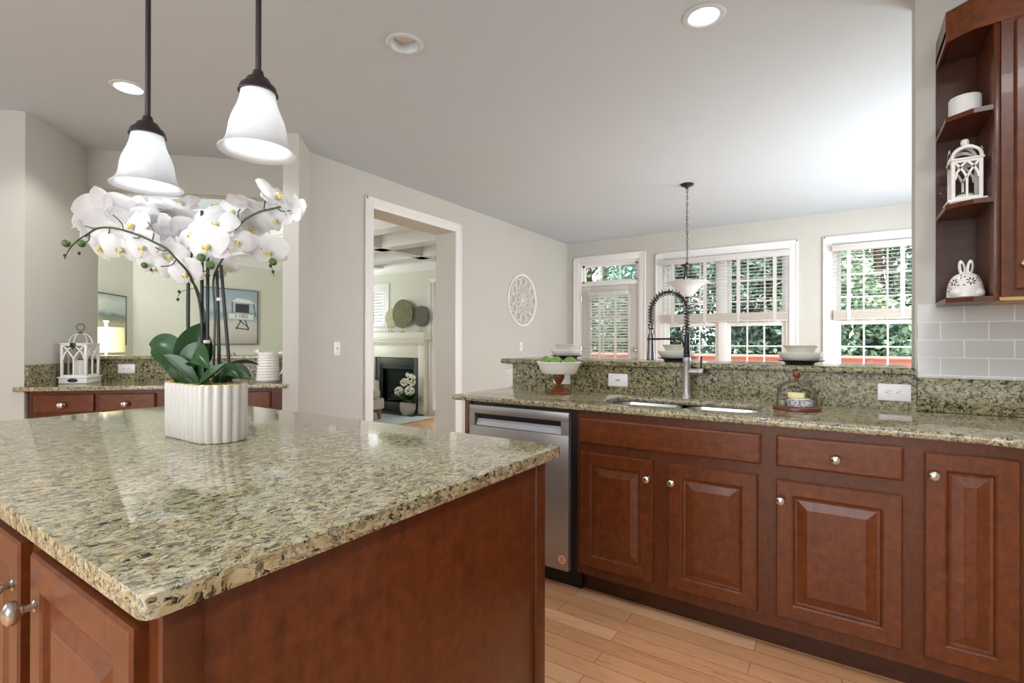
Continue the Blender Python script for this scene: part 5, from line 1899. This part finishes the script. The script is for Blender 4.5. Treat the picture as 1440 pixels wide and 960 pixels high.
# ------------------------------------------------------------------ dining room things
m, nt, bb = new_mat('beach_painting')
tc = N(nt, 'ShaderNodeTexCoord'); sp = N(nt, 'ShaderNodeSeparateXYZ'); nt.links.new(tc.outputs['Object'], sp.inputs[0])
n1 = noise(nt, coords(nt, (1, 1, 2.5)), 5, 6, 0.7)
mr = N(nt, 'ShaderNodeMath', operation='MULTIPLY_ADD'); nt.links.new(n1.outputs['Fac'], mr.inputs[0]); mr.inputs[1].default_value = 0.16; nt.links.new(sp.outputs[2], mr.inputs[2])
mp = N(nt, 'ShaderNodeMapRange'); nt.links.new(mr.outputs[0], mp.inputs['Value']); mp.inputs['From Min'].default_value = 0.08; mp.inputs['From Max'].default_value = 0.91
nt.links.new(ramp(nt, mp.outputs[0], [(0.0, lin(176, 168, 158)), (0.18, lin(200, 196, 190)), (0.40, lin(206, 202, 196)), (0.45, lin(166, 182, 184)), (0.55, lin(136, 162, 170)), (0.62, lin(182, 194, 200)), (0.8, lin(164, 182, 194)), (1.0, lin(154, 172, 186))]), bb.inputs['Base Color'])
bb.inputs['Roughness'].default_value = 0.6
MATS['beach_painting'] = m
m, nt, bb = new_mat('field_painting')
tc = N(nt, 'ShaderNodeTexCoord'); sp = N(nt, 'ShaderNodeSeparateXYZ'); nt.links.new(tc.outputs['Object'], sp.inputs[0])
n1 = noise(nt, coords(nt, (1, 1, 3)), 4, 6, 0.7)
mr = N(nt, 'ShaderNodeMath', operation='MULTIPLY_ADD'); nt.links.new(n1.outputs['Fac'], mr.inputs[0]); mr.inputs[1].default_value = 0.14; nt.links.new(sp.outputs[2], mr.inputs[2])
mp = N(nt, 'ShaderNodeMapRange'); nt.links.new(mr.outputs[0], mp.inputs['Value']); mp.inputs['From Min'].default_value = 0.07; mp.inputs['From Max'].default_value = 0.67
nt.links.new(ramp(nt, mp.outputs[0], [(0.0, lin(196, 186, 140)), (0.35, lin(206, 198, 160)), (0.42, lin(200, 196, 176)), (0.5, lin(150, 158, 128)), (0.58, lin(112, 130, 130)), (0.66, lin(184, 200, 196)), (0.85, lin(206, 214, 206)), (1.0, lin(170, 190, 186))]), bb.inputs['Base Color'])
bb.inputs['Roughness'].default_value = 0.6
MATS['field_painting'] = m

PY0, PY1, PZ0, PZ1 = 3.58, 4.39, 1.175, 2.0
t = thing('beach_painting', 'framed beach painting of a white lifeguard hut on the dining room wall', 'painting', (-7.80, (PY0 + PY1) / 2, PZ0))
b = MB(); b.box(-7.798, PY0, PZ0, -7.765, PY1, PZ1)
part(t, 'canvas', b, 'beach_painting', smooth=0)
b = MB()
for a, c, z_, w_ in ((PY0 - 0.012, PY0, PZ0 - 0.012, PZ1 + 0.012), (PY1, PY1 + 0.012, PZ0 - 0.012, PZ1 + 0.012)):
    b.box(-7.798, a, z_, -7.755, c, w_)
b.box(-7.798, PY0, PZ0 - 0.012, -7.755, PY1, PZ0); b.box(-7.798, PY0, PZ1, -7.755, PY1, PZ1 + 0.012)
part(t, 'frame', b, 'canvas_edge', smooth=0)
plain('paint_white', lin(226, 228, 228), 0.6, var=0.05); plain('paint_dark', lin(62, 64, 66), 0.6, var=0.2)
xp = -7.764
hut = MB()
hut.prism([(3.99, 1.82), (4.08, 1.88), (4.26, 1.86), (4.37, 1.80)], 0, 0.001, M=Matrix(((0, 0, 1, xp), (1, 0, 0, 0), (0, 1, 0, 0), (0, 0, 0, 1))))
hut.prism([(3.95, 1.56), (4.33, 1.55), (4.33, 1.63), (3.95, 1.64)], 0, 0.001, M=Matrix(((0, 0, 1, xp), (1, 0, 0, 0), (0, 1, 0, 0), (0, 0, 0, 1))))
part(t, 'painted_hut', hut, 'paint_white', 'white painted lifeguard hut', smooth=0)
hut = MB()
T0 = lambda z_: Matrix(((0, 0, 1, xp + z_), (1, 0, 0, 0), (0, 1, 0, 0), (0, 0, 0, 1)))
hut.prism([(4.05, 1.66), (4.26, 1.655), (4.26, 1.79), (4.05, 1.79)], 0, 0.0012, M=T0(0))
for (a, za, c, zc, w_) in ((4.0, 1.64, 4.0, 1.82, .006), (4.36, 1.62, 4.33, 1.81, .006), (4.06, 1.40, 4.14, 1.545, .008), (4.20, 1.545, 4.25, 1.40, .008), (4.05, 1.42, 4.26, 1.395, .008), (4.1, 1.545, 4.26, 1.42, .007)):
    d_ = Vector((c - a, zc - za)); pn = Vector((-d_.y, d_.x)).normalized() * w_
    hut.prism([(a + pn.x, za + pn.y), (a - pn.x, za - pn.y), (c - pn.x, zc - pn.y), (c + pn.x, zc + pn.y)], 0, 0.0012, M=T0(0))
part(t, 'painted_beams', hut, 'paint_dark', smooth=0)
cu = bpy.data.curves.new('numbers', 'FONT'); cu.body = '5 1002'; cu.size = 0.075; cu.extrude = 0.0006; cu.align_x = 'CENTER'
tmp = bpy.data.objects.new('numbers', cu); COL.objects.link(tmp)
bpy.context.view_layer.update()
me = bpy.data.meshes.new_from_object(tmp.evaluated_get(bpy.context.evaluated_depsgraph_get()))
bpy.data.objects.remove(tmp, do_unlink=True)
# the picture is read facing +x: across = +y from its left edge
me.transform(Matrix(((0, 0, 1, xp + 0.002), (1, 0, 0, 4.14), (0, 1, 0, 1.575), (0, 0, 0, 1))))
me.transform(ROOTM[t.name].inverted())
me.materials.clear(); me.materials.append(MATS['paint_dark'])
o = bpy.data.objects.new('painted_numbers', me); COL.objects.link(o); o.parent = t; o['label'] = 'painted dark numbers'

# on the angled wall: u runs from the far corner towards the kitchen
AW = lambda u, off: (-7.80 + S2 * u + S2 * off, 2.735 - S2 * u + S2 * off)
a0 = AW(0.24, 0.0)
t = thing('field_painting', 'tall framed landscape painting on the angled dining room wall behind the lamp', 'painting', (*AW(0.58, 0.0), 1.17), -PI / 4)
b = MB(); b.box(-0.34, -0.0 + 0.002, 0, 0.34, 0.034, 0.60)
part(t, 'canvas', b, 'field_painting', world=False, smooth=0)
b = MB()
b.box(-0.352, 0.002, -0.012, -0.34, 0.042, 0.612); b.box(0.34, 0.002, -0.012, 0.352, 0.042, 0.612); b.box(-0.34, 0.002, -0.012, 0.34, 0.042, 0.0); b.box(-0.34, 0.002, 0.6, 0.34, 0.042, 0.612)
part(t, 'frame', b, 'canvas_edge', world=False, smooth=0)

# console table with the lamp
tx, ty = AW(0.98, 0.22)
t = thing('console_table', 'wooden console table under the landscape painting', 'table', (tx, ty, 0), -PI / 4)
b = MB(); b.box(-0.45, -0.15, 0.72, 0.45, 0.15, 0.75, 0.004); b.box(-0.42, -0.13, 0.64, 0.42, 0.13, 0.72)
part(t, 'tabletop', b, 'table_wood', world=False)
for sx in (-1, 1):
    for sy in (-1, 1):
        b = MB(); b.tube([(sx * 0.4, sy * 0.11, 0), (sx * 0.4, sy * 0.11, 0.65)], [0.018, 0.028], 4)
        part(t, 'leg', b, 'table_wood', world=False)
lxx, lyy = -6.91, 2.17
t = thing('table_lamp', 'lit table lamp with wide cream drum shade before the landscape painting', 'lamp', (lxx, lyy, 0.7502))
b = MB(); b.lathe([(0, 0.7504), (0.09, 0.7504), (0.09, 0.765), (0.03, 0.775), (0.02, 0.79), (0.05, 0.83), (0.08, 0.88), (0.085, 0.93), (0.06, 0.98), (0.03, 1.01), (0.015, 1.03), (0.012, 1.12), (0, 1.12)], (lxx, lyy, 0), 28)
part(t, 'base', b, 'porcelain')
b = MB(); b.lathe([(0.172, 1.085), (0.162, 1.365), (0.160, 1.365), (0.170, 1.085), (0.172, 1.085)], (lxx, lyy, 0), 40)
part(t, 'drum_shade', b, 'lamp_linen', 'cream drum shade glowing from within')
b = MB(); b.lathe([(0, 1.11), (0.006, 1.11), (0.006, 1.365), (0.016, 1.37), (0.018, 1.395), (0.014, 1.41), (0.03, 1.43), (0.03, 1.442), (0, 1.443)], (lxx, lyy, 0), 18)
for a in (0, 120, 240):
    b.cyl((lxx, lyy, 1.355), (lxx + 0.161 * math.cos(R(a)), lyy + 0.161 * math.sin(R(a)), 1.355), 0.002, 5)
part(t, 'finial', b, 'porcelain')
ld = bpy.data.lights.new('lamp_light', 'POINT'); ld.energy = 4.5; ld.color = (1, 0.93, 0.74); ld.shadow_soft_size = 0.04
lo = bpy.data.objects.new('lamp_light', ld); COL.objects.link(lo); lo.parent = t; lo.location = (0, 0, 1.2 - 0.7502)

# dining table with greenery (only the plants rise above the sill)
dcx, dcy = -6.028, 2.740
t = thing('dining_table', 'long wooden dining table beyond the pass-through', 'table', (dcx, dcy, 0), PI / 4)
b = MB(); b.box(-0.775, -0.5, 0.72, 0.775, 0.5, 0.76, 0.006)
part(t, 'tabletop', b, 'table_wood', world=False)
for sx in (-1, 1):
    for sy in (-1, 1):
        b = MB(); b.tube([(sx * 0.68, sy * 0.4, 0), (sx * 0.68, sy * 0.4, 0.72)], [0.03, 0.045], 4)
        part(t, 'leg', b, 'table_wood', world=False)


def blade(m_, base, d, length, w, droop, curl=0.15):
    base = Vector(base); d = Vector(d).normalized()
    sd = d.cross(Vector((0, 0, 1))).normalized()
    n = 7
    L_, R_ = [], []
    for i in range(n + 1):
        u = i / n
        c = base + d * length * u + Vector((0, 0, -droop * length * u * u))
        ww = w * math.sin(PI * min(1, 0.12 + 0.88 * u)) if i < n else 0.0004
        up_ = Vector((0, 0, curl * ww))
        L_.append(c - sd * ww + up_); R_.append(c + sd * ww + up_)
    vs = L_ + R_
    m_.faces([tuple(v) for v in vs], [(i, i + 1, n + 2 + i, n + 1 + i) for i in range(n)])


def table_plant(label, x, y, z, pot_r, pot_h, kind, seed, potm='terracotta_blush'):
    q = random.Random(seed)
    t = thing('potted_plant', label, 'plant', (x, y, z))
    b = MB(); b.lathe([(0, 0), (pot_r * 0.75, 0), (pot_r, pot_h * 0.9), (pot_r * 1.03, pot_h), (pot_r * 0.92, pot_h), (pot_r * 0.85, pot_h * 0.85), (0, pot_h * 0.85)], (x, y, z), 24)
    part(t, 'pot', b, potm)
    b = MB()
    zt_ = z + pot_h * 0.85
    if kind == 'bush':
        for i in range(150):
            a = q.uniform(0, 2 * PI); el = q.uniform(0.05, 1.4)
            r_ = q.uniform(0.10, 0.17)
            c = Vector((x + r_ * math.cos(a) * math.cos(el), y + r_ * math.sin(a) * math.cos(el), zt_ + 0.05 + r_ * 0.75 * math.sin(el)))
            dd = Vector((math.cos(a), math.sin(a), q.uniform(-0.3, 0.8)))
            blade(b, c, dd, q.uniform(0.04, 0.06), 0.02, 0.3)
        for i in range(10):
            a = i * 0.63
            b.tube([(x, y, zt_ - 0.01), (x + 0.1 * math.cos(a), y + 0.1 * math.sin(a), zt_ + 0.10)], 0.003, 5)
    else:
        for i in range(34 if kind == 'fern' else 26):
            a = q.uniform(0, 2 * PI)
            dd = Vector((math.cos(a), math.sin(a), q.uniform(0.6, 2.4) if kind == 'fern' else q.uniform(0.5, 1.6)))
            blade(b, (x + 0.02 * math.cos(a), y + 0.02 * math.sin(a), zt_ - 0.005), dd, q.uniform(0.18, 0.42) if kind == 'fern' else q.uniform(0.10, 0.2), q.uniform(0.008, 0.022), q.uniform(0.1, 0.7))
        if kind == 'fern':
            for i in range(14):
                a = i * 2.4
                p0 = Vector((x, y, zt_)); d = Vector((math.cos(a), math.sin(a), 1.6)).normalized()
                blade(b, p0 + d * 0.05, d, 0.16, 0.045, 0.35)
    part(t, 'foliage', b, 'house_leaves', smooth=0, fix=False)
    return t


table_plant('low bushy dark green plant seen over the sill beside the lamp', -6.45, 2.22, 0.7602, 0.09, 0.14, 'bush', 3)
table_plant('spiky long-leaved plant in a blush pot behind the orchid stakes', -5.92, 2.70, 0.7602, 0.10, 0.34, 'fern', 5)
table_plant('small pale leafy plant behind the orchid near the beach painting', -5.62, 2.98, 0.7602, 0.08, 0.26, 'tuft', 8, 'porcelain')

# ------------------------------------------------------------------ living room things
mb = MB(); mb.box(-8.4, 3.7, 0.001, -5.39, 5.92, 0.014, 0.004)
single('area_rug', mb, 'rug_weave', 'pale blue grey rug on the living room floor before the fireplace', 'rug')

FX0, FX1 = -7.12, -5.74
t = thing('fireplace', 'cream mantel fireplace with slate surround and black glass firebox', 'fireplace', (-6.42, YF_, 0))
b = MB()
b.box(FX0 + 0.02, YF_ - 0.12, 0, -6.96, YF_ - 0.001, 1.20, 0.004); b.box(-5.895, YF_ - 0.12, 0, FX1 - 0.02, YF_ - 0.001, 1.20, 0.004)
b.box(FX0 + 0.05, YF_ - 0.135, 0, -6.985, YF_ - 0.11, 0.14, 0.004); b.box(-5.87, YF_ - 0.135, 0, FX1 - 0.05, YF_ - 0.11, 0.14, 0.004)
b.box(-6.96, YF_ - 0.12, 0.945, -5.895, YF_ - 0.001, 1.20, 0.004)
part(t, 'surround', b, 'mantel_paint')
b = MB()
b.box(FX0 + 0.015, YF_ - 0.14, 1.195, FX1 - 0.015, YF_ - 0.001, 1.215, 0.003)
n = 46
for i in range(n):
    x = FX0 + 0.03 + (FX1 - FX0 - 0.06) * i / n
    b.box(x, YF_ - 0.15, 1.15, x + 0.016, YF_ - 0.119, 1.195)
part(t, 'dentil_moulding', b, 'mantel_paint')
b = MB()
b.box(FX0 - 0.02, YF_ - 0.17, 1.215, FX1 + 0.02, YF_ - 0.001, 1.25, 0.006); b.box(FX0 - 0.045, YF_ - 0.20, 1.25, FX1 + 0.045, YF_ - 0.001, 1.28, 0.006)
b.box(FX0 - 0.03, YF_ - 0.185, 1.28, FX1 + 0.03, YF_ - 0.001, 1.378, 0.006)
part(t, 'mantel_shelf', b, 'mantel_paint')
b = MB()
b.box(-6.96, YF_ - 0.09, 0.02, -6.84, YF_ - 0.003, 0.945, 0.003); b.box(-6.01, YF_ - 0.09, 0.02, -5.895, YF_ - 0.003, 0.945, 0.003); b.box(-6.84, YF_ - 0.09, 0.80, -6.01, YF_ - 0.003, 0.945, 0.003)
part(t, 'slate_surround', b, 'slate', 'dark slate surround')
b = MB()
b.box(-6.84, YF_ - 0.02, 0.02, -6.01, YF_ - 0.002, 0.80); b.box(-6.84, YF_ - 0.075, 0.02, -6.80, YF_ - 0.02, 0.80, 0.003); b.box(-6.05, YF_ - 0.075, 0.02, -6.01, YF_ - 0.02, 0.80, 0.003)
b.box(-6.80, YF_ - 0.075, 0.74, -6.05, YF_ - 0.02, 0.80, 0.003); b.box(-6.80, YF_ - 0.075, 0.02, -6.05, YF_ - 0.02, 0.16, 0.003)
fb = part(t, 'firebox', b, 'firebox_black', 'black metal firebox')
for (xa, za, xb, zb_) in ((-6.70, 0.20, -6.18, 0.24), (-6.62, 0.27, -6.12, 0.22), (-6.55, 0.24, -6.3, 0.34)):
    b = MB(); b.cyl((xa, YF_ - 0.045, za), (xb, YF_ - 0.035, zb_), 0.02, 10)
    part(fb, 'gas_log', b, 'log_bark')
b = MB(); b.box(-6.80, YF_ - 0.072, 0.16, -6.05, YF_ - 0.068, 0.74)
part(t, 'glass_front', b, 'fire_glass')
b = MB(); b.box(FX0, YF_ - 0.42, 0.0005, FX1, YF_ - 0.136, 0.018, 0.003)
single('hearth_slab', b, 'slate', 'low dark slate hearth in front of the fireplace', 'hearth')

for i, (x, z, r_, mt, lb) in enumerate(((-6.60, 1.632, 0.165, 'disc_sage', 'small pale sage disc ornament on the mantel'), (-6.255, 1.690, 0.245, 'disc_olive', 'large round olive disc ornament in the middle of the mantel'), (-5.86, 1.640, 0.172, 'disc_grey', 'dark grey round disc ornament on the mantel'))):
    y = YF_ - (0.05, 0.125, 0.10)[i]
    t = thing('disc_ornament', lb, 'ornament', (x, y, 1.3785), 0, 'disc ornaments on the mantel')
    b = MB(); b.lathe([(0, 0.008), (r_ - 0.004, 0.008), (r_, 0.004), (r_, -0.004), (r_ - 0.004, -0.008), (0, -0.008)], seg=44, M=frame((x, y, z), (0, -1, 0)))
    part(t, 'disc', b, mt)
    b = MB(); b.cyl((x, y, 1.385), (x, y, z - r_ + 0.006), 0.005, 8); b.box(x - 0.05, y - 0.035, 1.3787, x + 0.05, y + 0.035, 1.39, 0.003)
    part(t, 'stand', b, 'oak_leg')

vx, vy = -5.92, 5.87
t = thing('hydrangea_vase', 'white hydrangeas in a round stone vase in front of the firebox', 'flower vase', (vx, vy, 0.018))
zb_ = 0.0182
b = MB(); b.lathe([(0, 0), (0.075, 0), (0.10, 0.03), (0.125, 0.09), (0.128, 0.15), (0.118, 0.20), (0.112, 0.212), (0.104, 0.21), (0.108, 0.18), (0.112, 0.1), (0, 0.03)], (vx, vy, zb_), 32)
part(t, 'vase', b, 'vase_stone')
q = random.Random(4)
b = MB()
for i in range(110):
    a = q.uniform(0, 2 * PI)
    d = Vector((math.cos(a), math.sin(a), q.uniform(0.1, 2.6))).normalized()
    blade(b, Vector((vx, vy, zb_ + 0.20)) + d * q.uniform(0.02, 0.14), d, q.uniform(0.09, 0.15), q.uniform(0.025, 0.05), 0.35)
part(t, 'leaves', b, 'house_leaves', smooth=0, fix=False)
for (dx, dz, s_, el) in ((-0.17, 0.40, 0.075, 1.0), (0.07, 0.42, 0.075, 1.1), (0.11, 0.60, 0.07, 1.6), (-0.05, 0.55, 0.065, 1.1), (0.02, 0.68, 0.03, 1.3)):
    b = MB()
    for i in range(60):
        u_ = q.uniform(-1, 1); a = q.uniform(0, 2 * PI); r1 = math.sqrt(1 - u_ * u_)
        b.ball((vx + dx + s_ * 0.85 * r1 * math.cos(a), vy - 0.03 + s_ * 0.85 * r1 * math.sin(a), zb_ + dz - 0.02 + s_ * el * 0.85 * u_), s_ * 0.26, None, 1, 1, 0.8, 6, 5)
    part(t, 'bloom', b, 'hydrangea_white')
b = MB()
for (dx, dz) in ((-0.17, 0.36), (0.07, 0.37), (0.11, 0.50), (-0.05, 0.5), (0.02, 0.65)):
    b.tube(smoothpath([(vx + dx * 0.2, vy, zb_ + 0.04), (vx + dx * 0.5, vy - 0.01, zb_ + 0.22), (vx + dx, vy - 0.03, zb_ + dz)]), 0.005, 6)
part(t, 'stems', b, 'orchid_stem')

# armchair, turned towards the fireplace corner
ax_, ay_ = -6.30, 5.02
t = thing('armchair', 'beige upholstered armchair with tapered wooden legs on the pale rug', 'armchair', (ax_, ay_, 0.014))
MA = ROOTM[t.name]
b = MB(); b.box(-0.36, -0.36, 0.16, 0.38, 0.36, 0.33, 0.03, seg=4)
part(t, 'base', b, 'linen', world=False)
b = MB(); b.box(-0.22, -0.27, 0.33, 0.41, 0.27, 0.485, 0.06, seg=5)
part(t, 'seat_cushion', b, 'linen', world=False)
b = MB(); b.box(-0.42, -0.36, 0.20, -0.22, 0.36, 0.88, 0.06, seg=4)
part(t, 'backrest', b, 'linen', world=False)
for s in (-1, 1):
    b = MB(); b.box(-0.36, s * 0.27 - (0 if s > 0 else 0.1), 0.30, 0.26, s * 0.27 + (0.1 if s > 0 else 0), 0.60, 0.04, seg=4)
    part(t, 'arm', b, 'linen', world=False)
for sx in (-0.3, 0.32):
    for sy in (-0.3, 0.3):
        b = MB(); b.tube([(sx, sy, 0.0005), (sx, sy, 0.165)], [0.022, 0.042], 4)
        part(t, 'leg', b, 'oak_leg', world=False)

px_, py_ = -7.28, 5.95
t = thing('floor_plant', 'slender dark-leaved plant in a pot beside the fireplace', 'plant', (px_, py_, 0))
b = MB(); b.lathe([(0, 0.0005), (0.11, 0.0005), (0.14, 0.26), (0.145, 0.28), (0.13, 0.28), (0.12, 0.24), (0, 0.24)], (px_, py_, 0), 28)
part(t, 'pot', b, 'vase_stone')
b = MB(); c_ = MB()
q = random.Random(12)
for i in range(7):
    a = q.uniform(0, 2 * PI)
    pts = smoothpath([(px_, py_, 0.23), (px_ + 0.06 * math.cos(a), py_ + 0.06 * math.sin(a), 0.5), (px_ + 0.16 * math.cos(a), py_ + 0.16 * math.sin(a), q.uniform(0.7, 0.95))])
    b.tube(pts, 0.005, 6)
    for k in range(2, len(pts)):
        for s in (-1, 1):
            aa = a + s * 1.3 + q.uniform(-.4, .4)
            blade(c_, pts[k], (math.cos(aa), math.sin(aa), 0.5), 0.09, 0.02, 0.2)
part(t, 'stems', b, 'bark'); part(t, 'foliage', c_, 'house_leaves', smooth=0, fix=False)

b = MB(); y = YF_ + 0.035
t = thing('window_shutter', 'white louvred shutters in the living room window above the mantel', 'shutter', (-7.21, y, 1.505))
for xa, xb in ((-7.575, -7.215), (-7.205, -6.845)):
    b = MB()
    b.box(xa, y - 0.014, 1.505, xa + 0.045, y + 0.014, 2.165, 0.003); b.box(xb - 0.045, y - 0.014, 1.505, xb, y + 0.014, 2.165, 0.003)
    b.box(xa + 0.045, y - 0.014, 1.505, xb - 0.045, y + 0.014, 1.56, 0.003); b.box(xa + 0.045, y - 0.014, 2.11, xb - 0.045, y + 0.014, 2.165, 0.003)
    z = 1.585
    Ml = Matrix.Rotation(R(-20), 4, 'X')
    while z < 2.10:
        b.box(xa + 0.046, -0.03, -0.004, xb - 0.046, 0.03, 0.004, M=Matrix.Translation((0, y, z)) @ Ml)
        z += 0.055
    b.cyl(((xa + xb) / 2, y - 0.034, 1.56), ((xa + xb) / 2, y - 0.034, 2.11), 0.005, 6)
    part(t, 'louvre_panel', b, 'blind_slat', smooth=0)

# ------------------------------------------------------------------ outside the windows
mb = MB(); mb.box(-16, 7.2, -0.55, 10, 30, -0.45)
struct('ground', mb, 'grass')
mb = MB()
for k in range(16):
    mb.box(-5.0, 7.16 + k * 0.145, -0.16, 3.0, 7.16 + k * 0.145 + 0.138, -0.12)
for xx in (-4.9, -1.0, 2.9):
    mb.box(xx - 0.05, 7.2, -0.45, xx + 0.05, 9.4, -0.16)
struct('deck', mb, 'deck_boards')
t = thing('deck_railing', 'weathered red wooden deck railing outside the windows', 'railing', (-1.0, 9.38, -0.12))
b = MB(); b.box(-5.0, 9.30, 0.97, 3.0, 9.46, 1.01, 0.004); b.box(-5.0, 9.36, 0.83, 3.0, 9.40, 0.97); b.box(-5.0, 9.36, -0.02, 3.0, 9.40, 0.06)
part(t, 'rail', b, 'rail_paint')
b = MB()
for k in range(57):
    x = -4.95 + k * 0.14
    b.box(x, 9.365, 0.06, x + 0.035, 9.395, 0.83)
part(t, 'balusters', b, 'rail_paint', smooth=0)
for x in (-5.0, -2.35, 0.3, 2.92):
    b = MB(); b.box(x, 9.34, -0.118, x + 0.09, 9.43, 0.97, 0.004)
    part(t, 'post', b, 'rail_paint')


def tree(label, x, y, h, rad, mat, seed, n=2600, low=0.1):
    q = random.Random(seed)
    t = thing('garden_tree', label, 'tree', (x, y, -0.451), 0, 'trees beyond the deck')
    b = MB()
    b.tube(smoothpath([(x, y, -0.46), (x + 0.05, y, h * 0.3), (x - 0.06, y + 0.04, h * 0.65), (x, y, h * 0.92)]), [0.11] * 4 + [0.08] * 4 + [0.05] * 4 + [0.02], 8)
    for i in range(9):
        a = i * 2.4; z = h * (0.15 + 0.08 * i)
        r_ = rad * (0.75 - 0.05 * i)
        b.tube([(x, y, z), (x + r_ * 0.5 * math.cos(a), y + r_ * 0.5 * math.sin(a), z + 0.25), (x + r_ * math.cos(a), y + r_ * math.sin(a), z + 0.35)], [0.035, 0.022, 0.008], 6)
    part(t, 'trunk', b, 'bark')
    blobs = []
    for i in range(26):
        u = q.random()
        z = low + (h - low) * u
        rr = rad * (1.0 - 0.55 * u) * math.sqrt(q.random())
        a = q.uniform(0, 2 * PI)
        blobs.append((x + rr * math.cos(a), y + rr * math.sin(a), z, rad * q.uniform(0.28, 0.48)))
    vs, fl = [], []
    for i in range(n):
        bx_, by_, bz_, br = blobs[i % len(blobs)]
        d = Vector((q.gauss(0, 1), q.gauss(0, 1), q.gauss(0, 1))).normalized()
        p = Vector((bx_, by_, bz_)) + d * br * q.uniform(0.55, 1.05)
        L_ = q.uniform(0.045, 0.085); w_ = L_ * q.uniform(0.35, 0.6)
        e = Vector((q.gauss(0, 1), q.gauss(0, 1), q.gauss(0, 0.7))).normalized()
        f_ = e.cross(Vector((q.gauss(0, 1), q.gauss(0, 1), q.gauss(0, 1)))).normalized()
        k0 = len(vs)
        vs += [tuple(p - e * L_), tuple(p + f_ * w_), tuple(p + e * L_), tuple(p - f_ * w_)]
        fl.append((k0, k0 + 1, k0 + 2, k0 + 3))
    me = bpy.data.meshes.new('crown')
    me.from_pydata(vs, [], fl)
    me.transform(ROOTM[t.name].inverted())
    me.materials.append(MATS[mat])
    o = bpy.data.objects.new('crown', me); COL.objects.link(o); o.parent = t


for args in (
    ('tall deep green tree seen through the transom above the back door', -5.6, 12.2, 5.4, 1.9, 'leaves_mid', 1, 4200),
    ('dense dark tree behind the first half of the double window', -3.2, 11.6, 4.6, 1.8, 'leaves_deep', 2, 5000, -0.2),
    ('dense dark tree behind the second half of the double window', -1.3, 12.0, 4.9, 1.8, 'leaves_deep', 3, 5000, -0.2),
    ('bushy sunlit tree between the two windows', 0.6, 11.7, 4.8, 1.8, 'leaves_mid', 4, 5000, -0.2),
    ('dark tree behind the single window', 2.2, 12.3, 5.2, 2.0, 'leaves_deep', 5, 4200, -0.2),
    ('broad tree farther back behind the double window', -2.3, 14.2, 6.0, 2.6, 'leaves_deep', 6, 4200, -0.2),
    ('broad tree farther back behind the single window', 0.9, 14.4, 6.2, 2.6, 'leaves_deep', 7, 4200, -0.2),
    ('broad tree farther back behind the glazed door', -6.2, 14.6, 6.2, 2.6, 'leaves_deep', 8, 4200, -0.2)):
    tree(*args[:7], args[7] * 4, *args[8:])
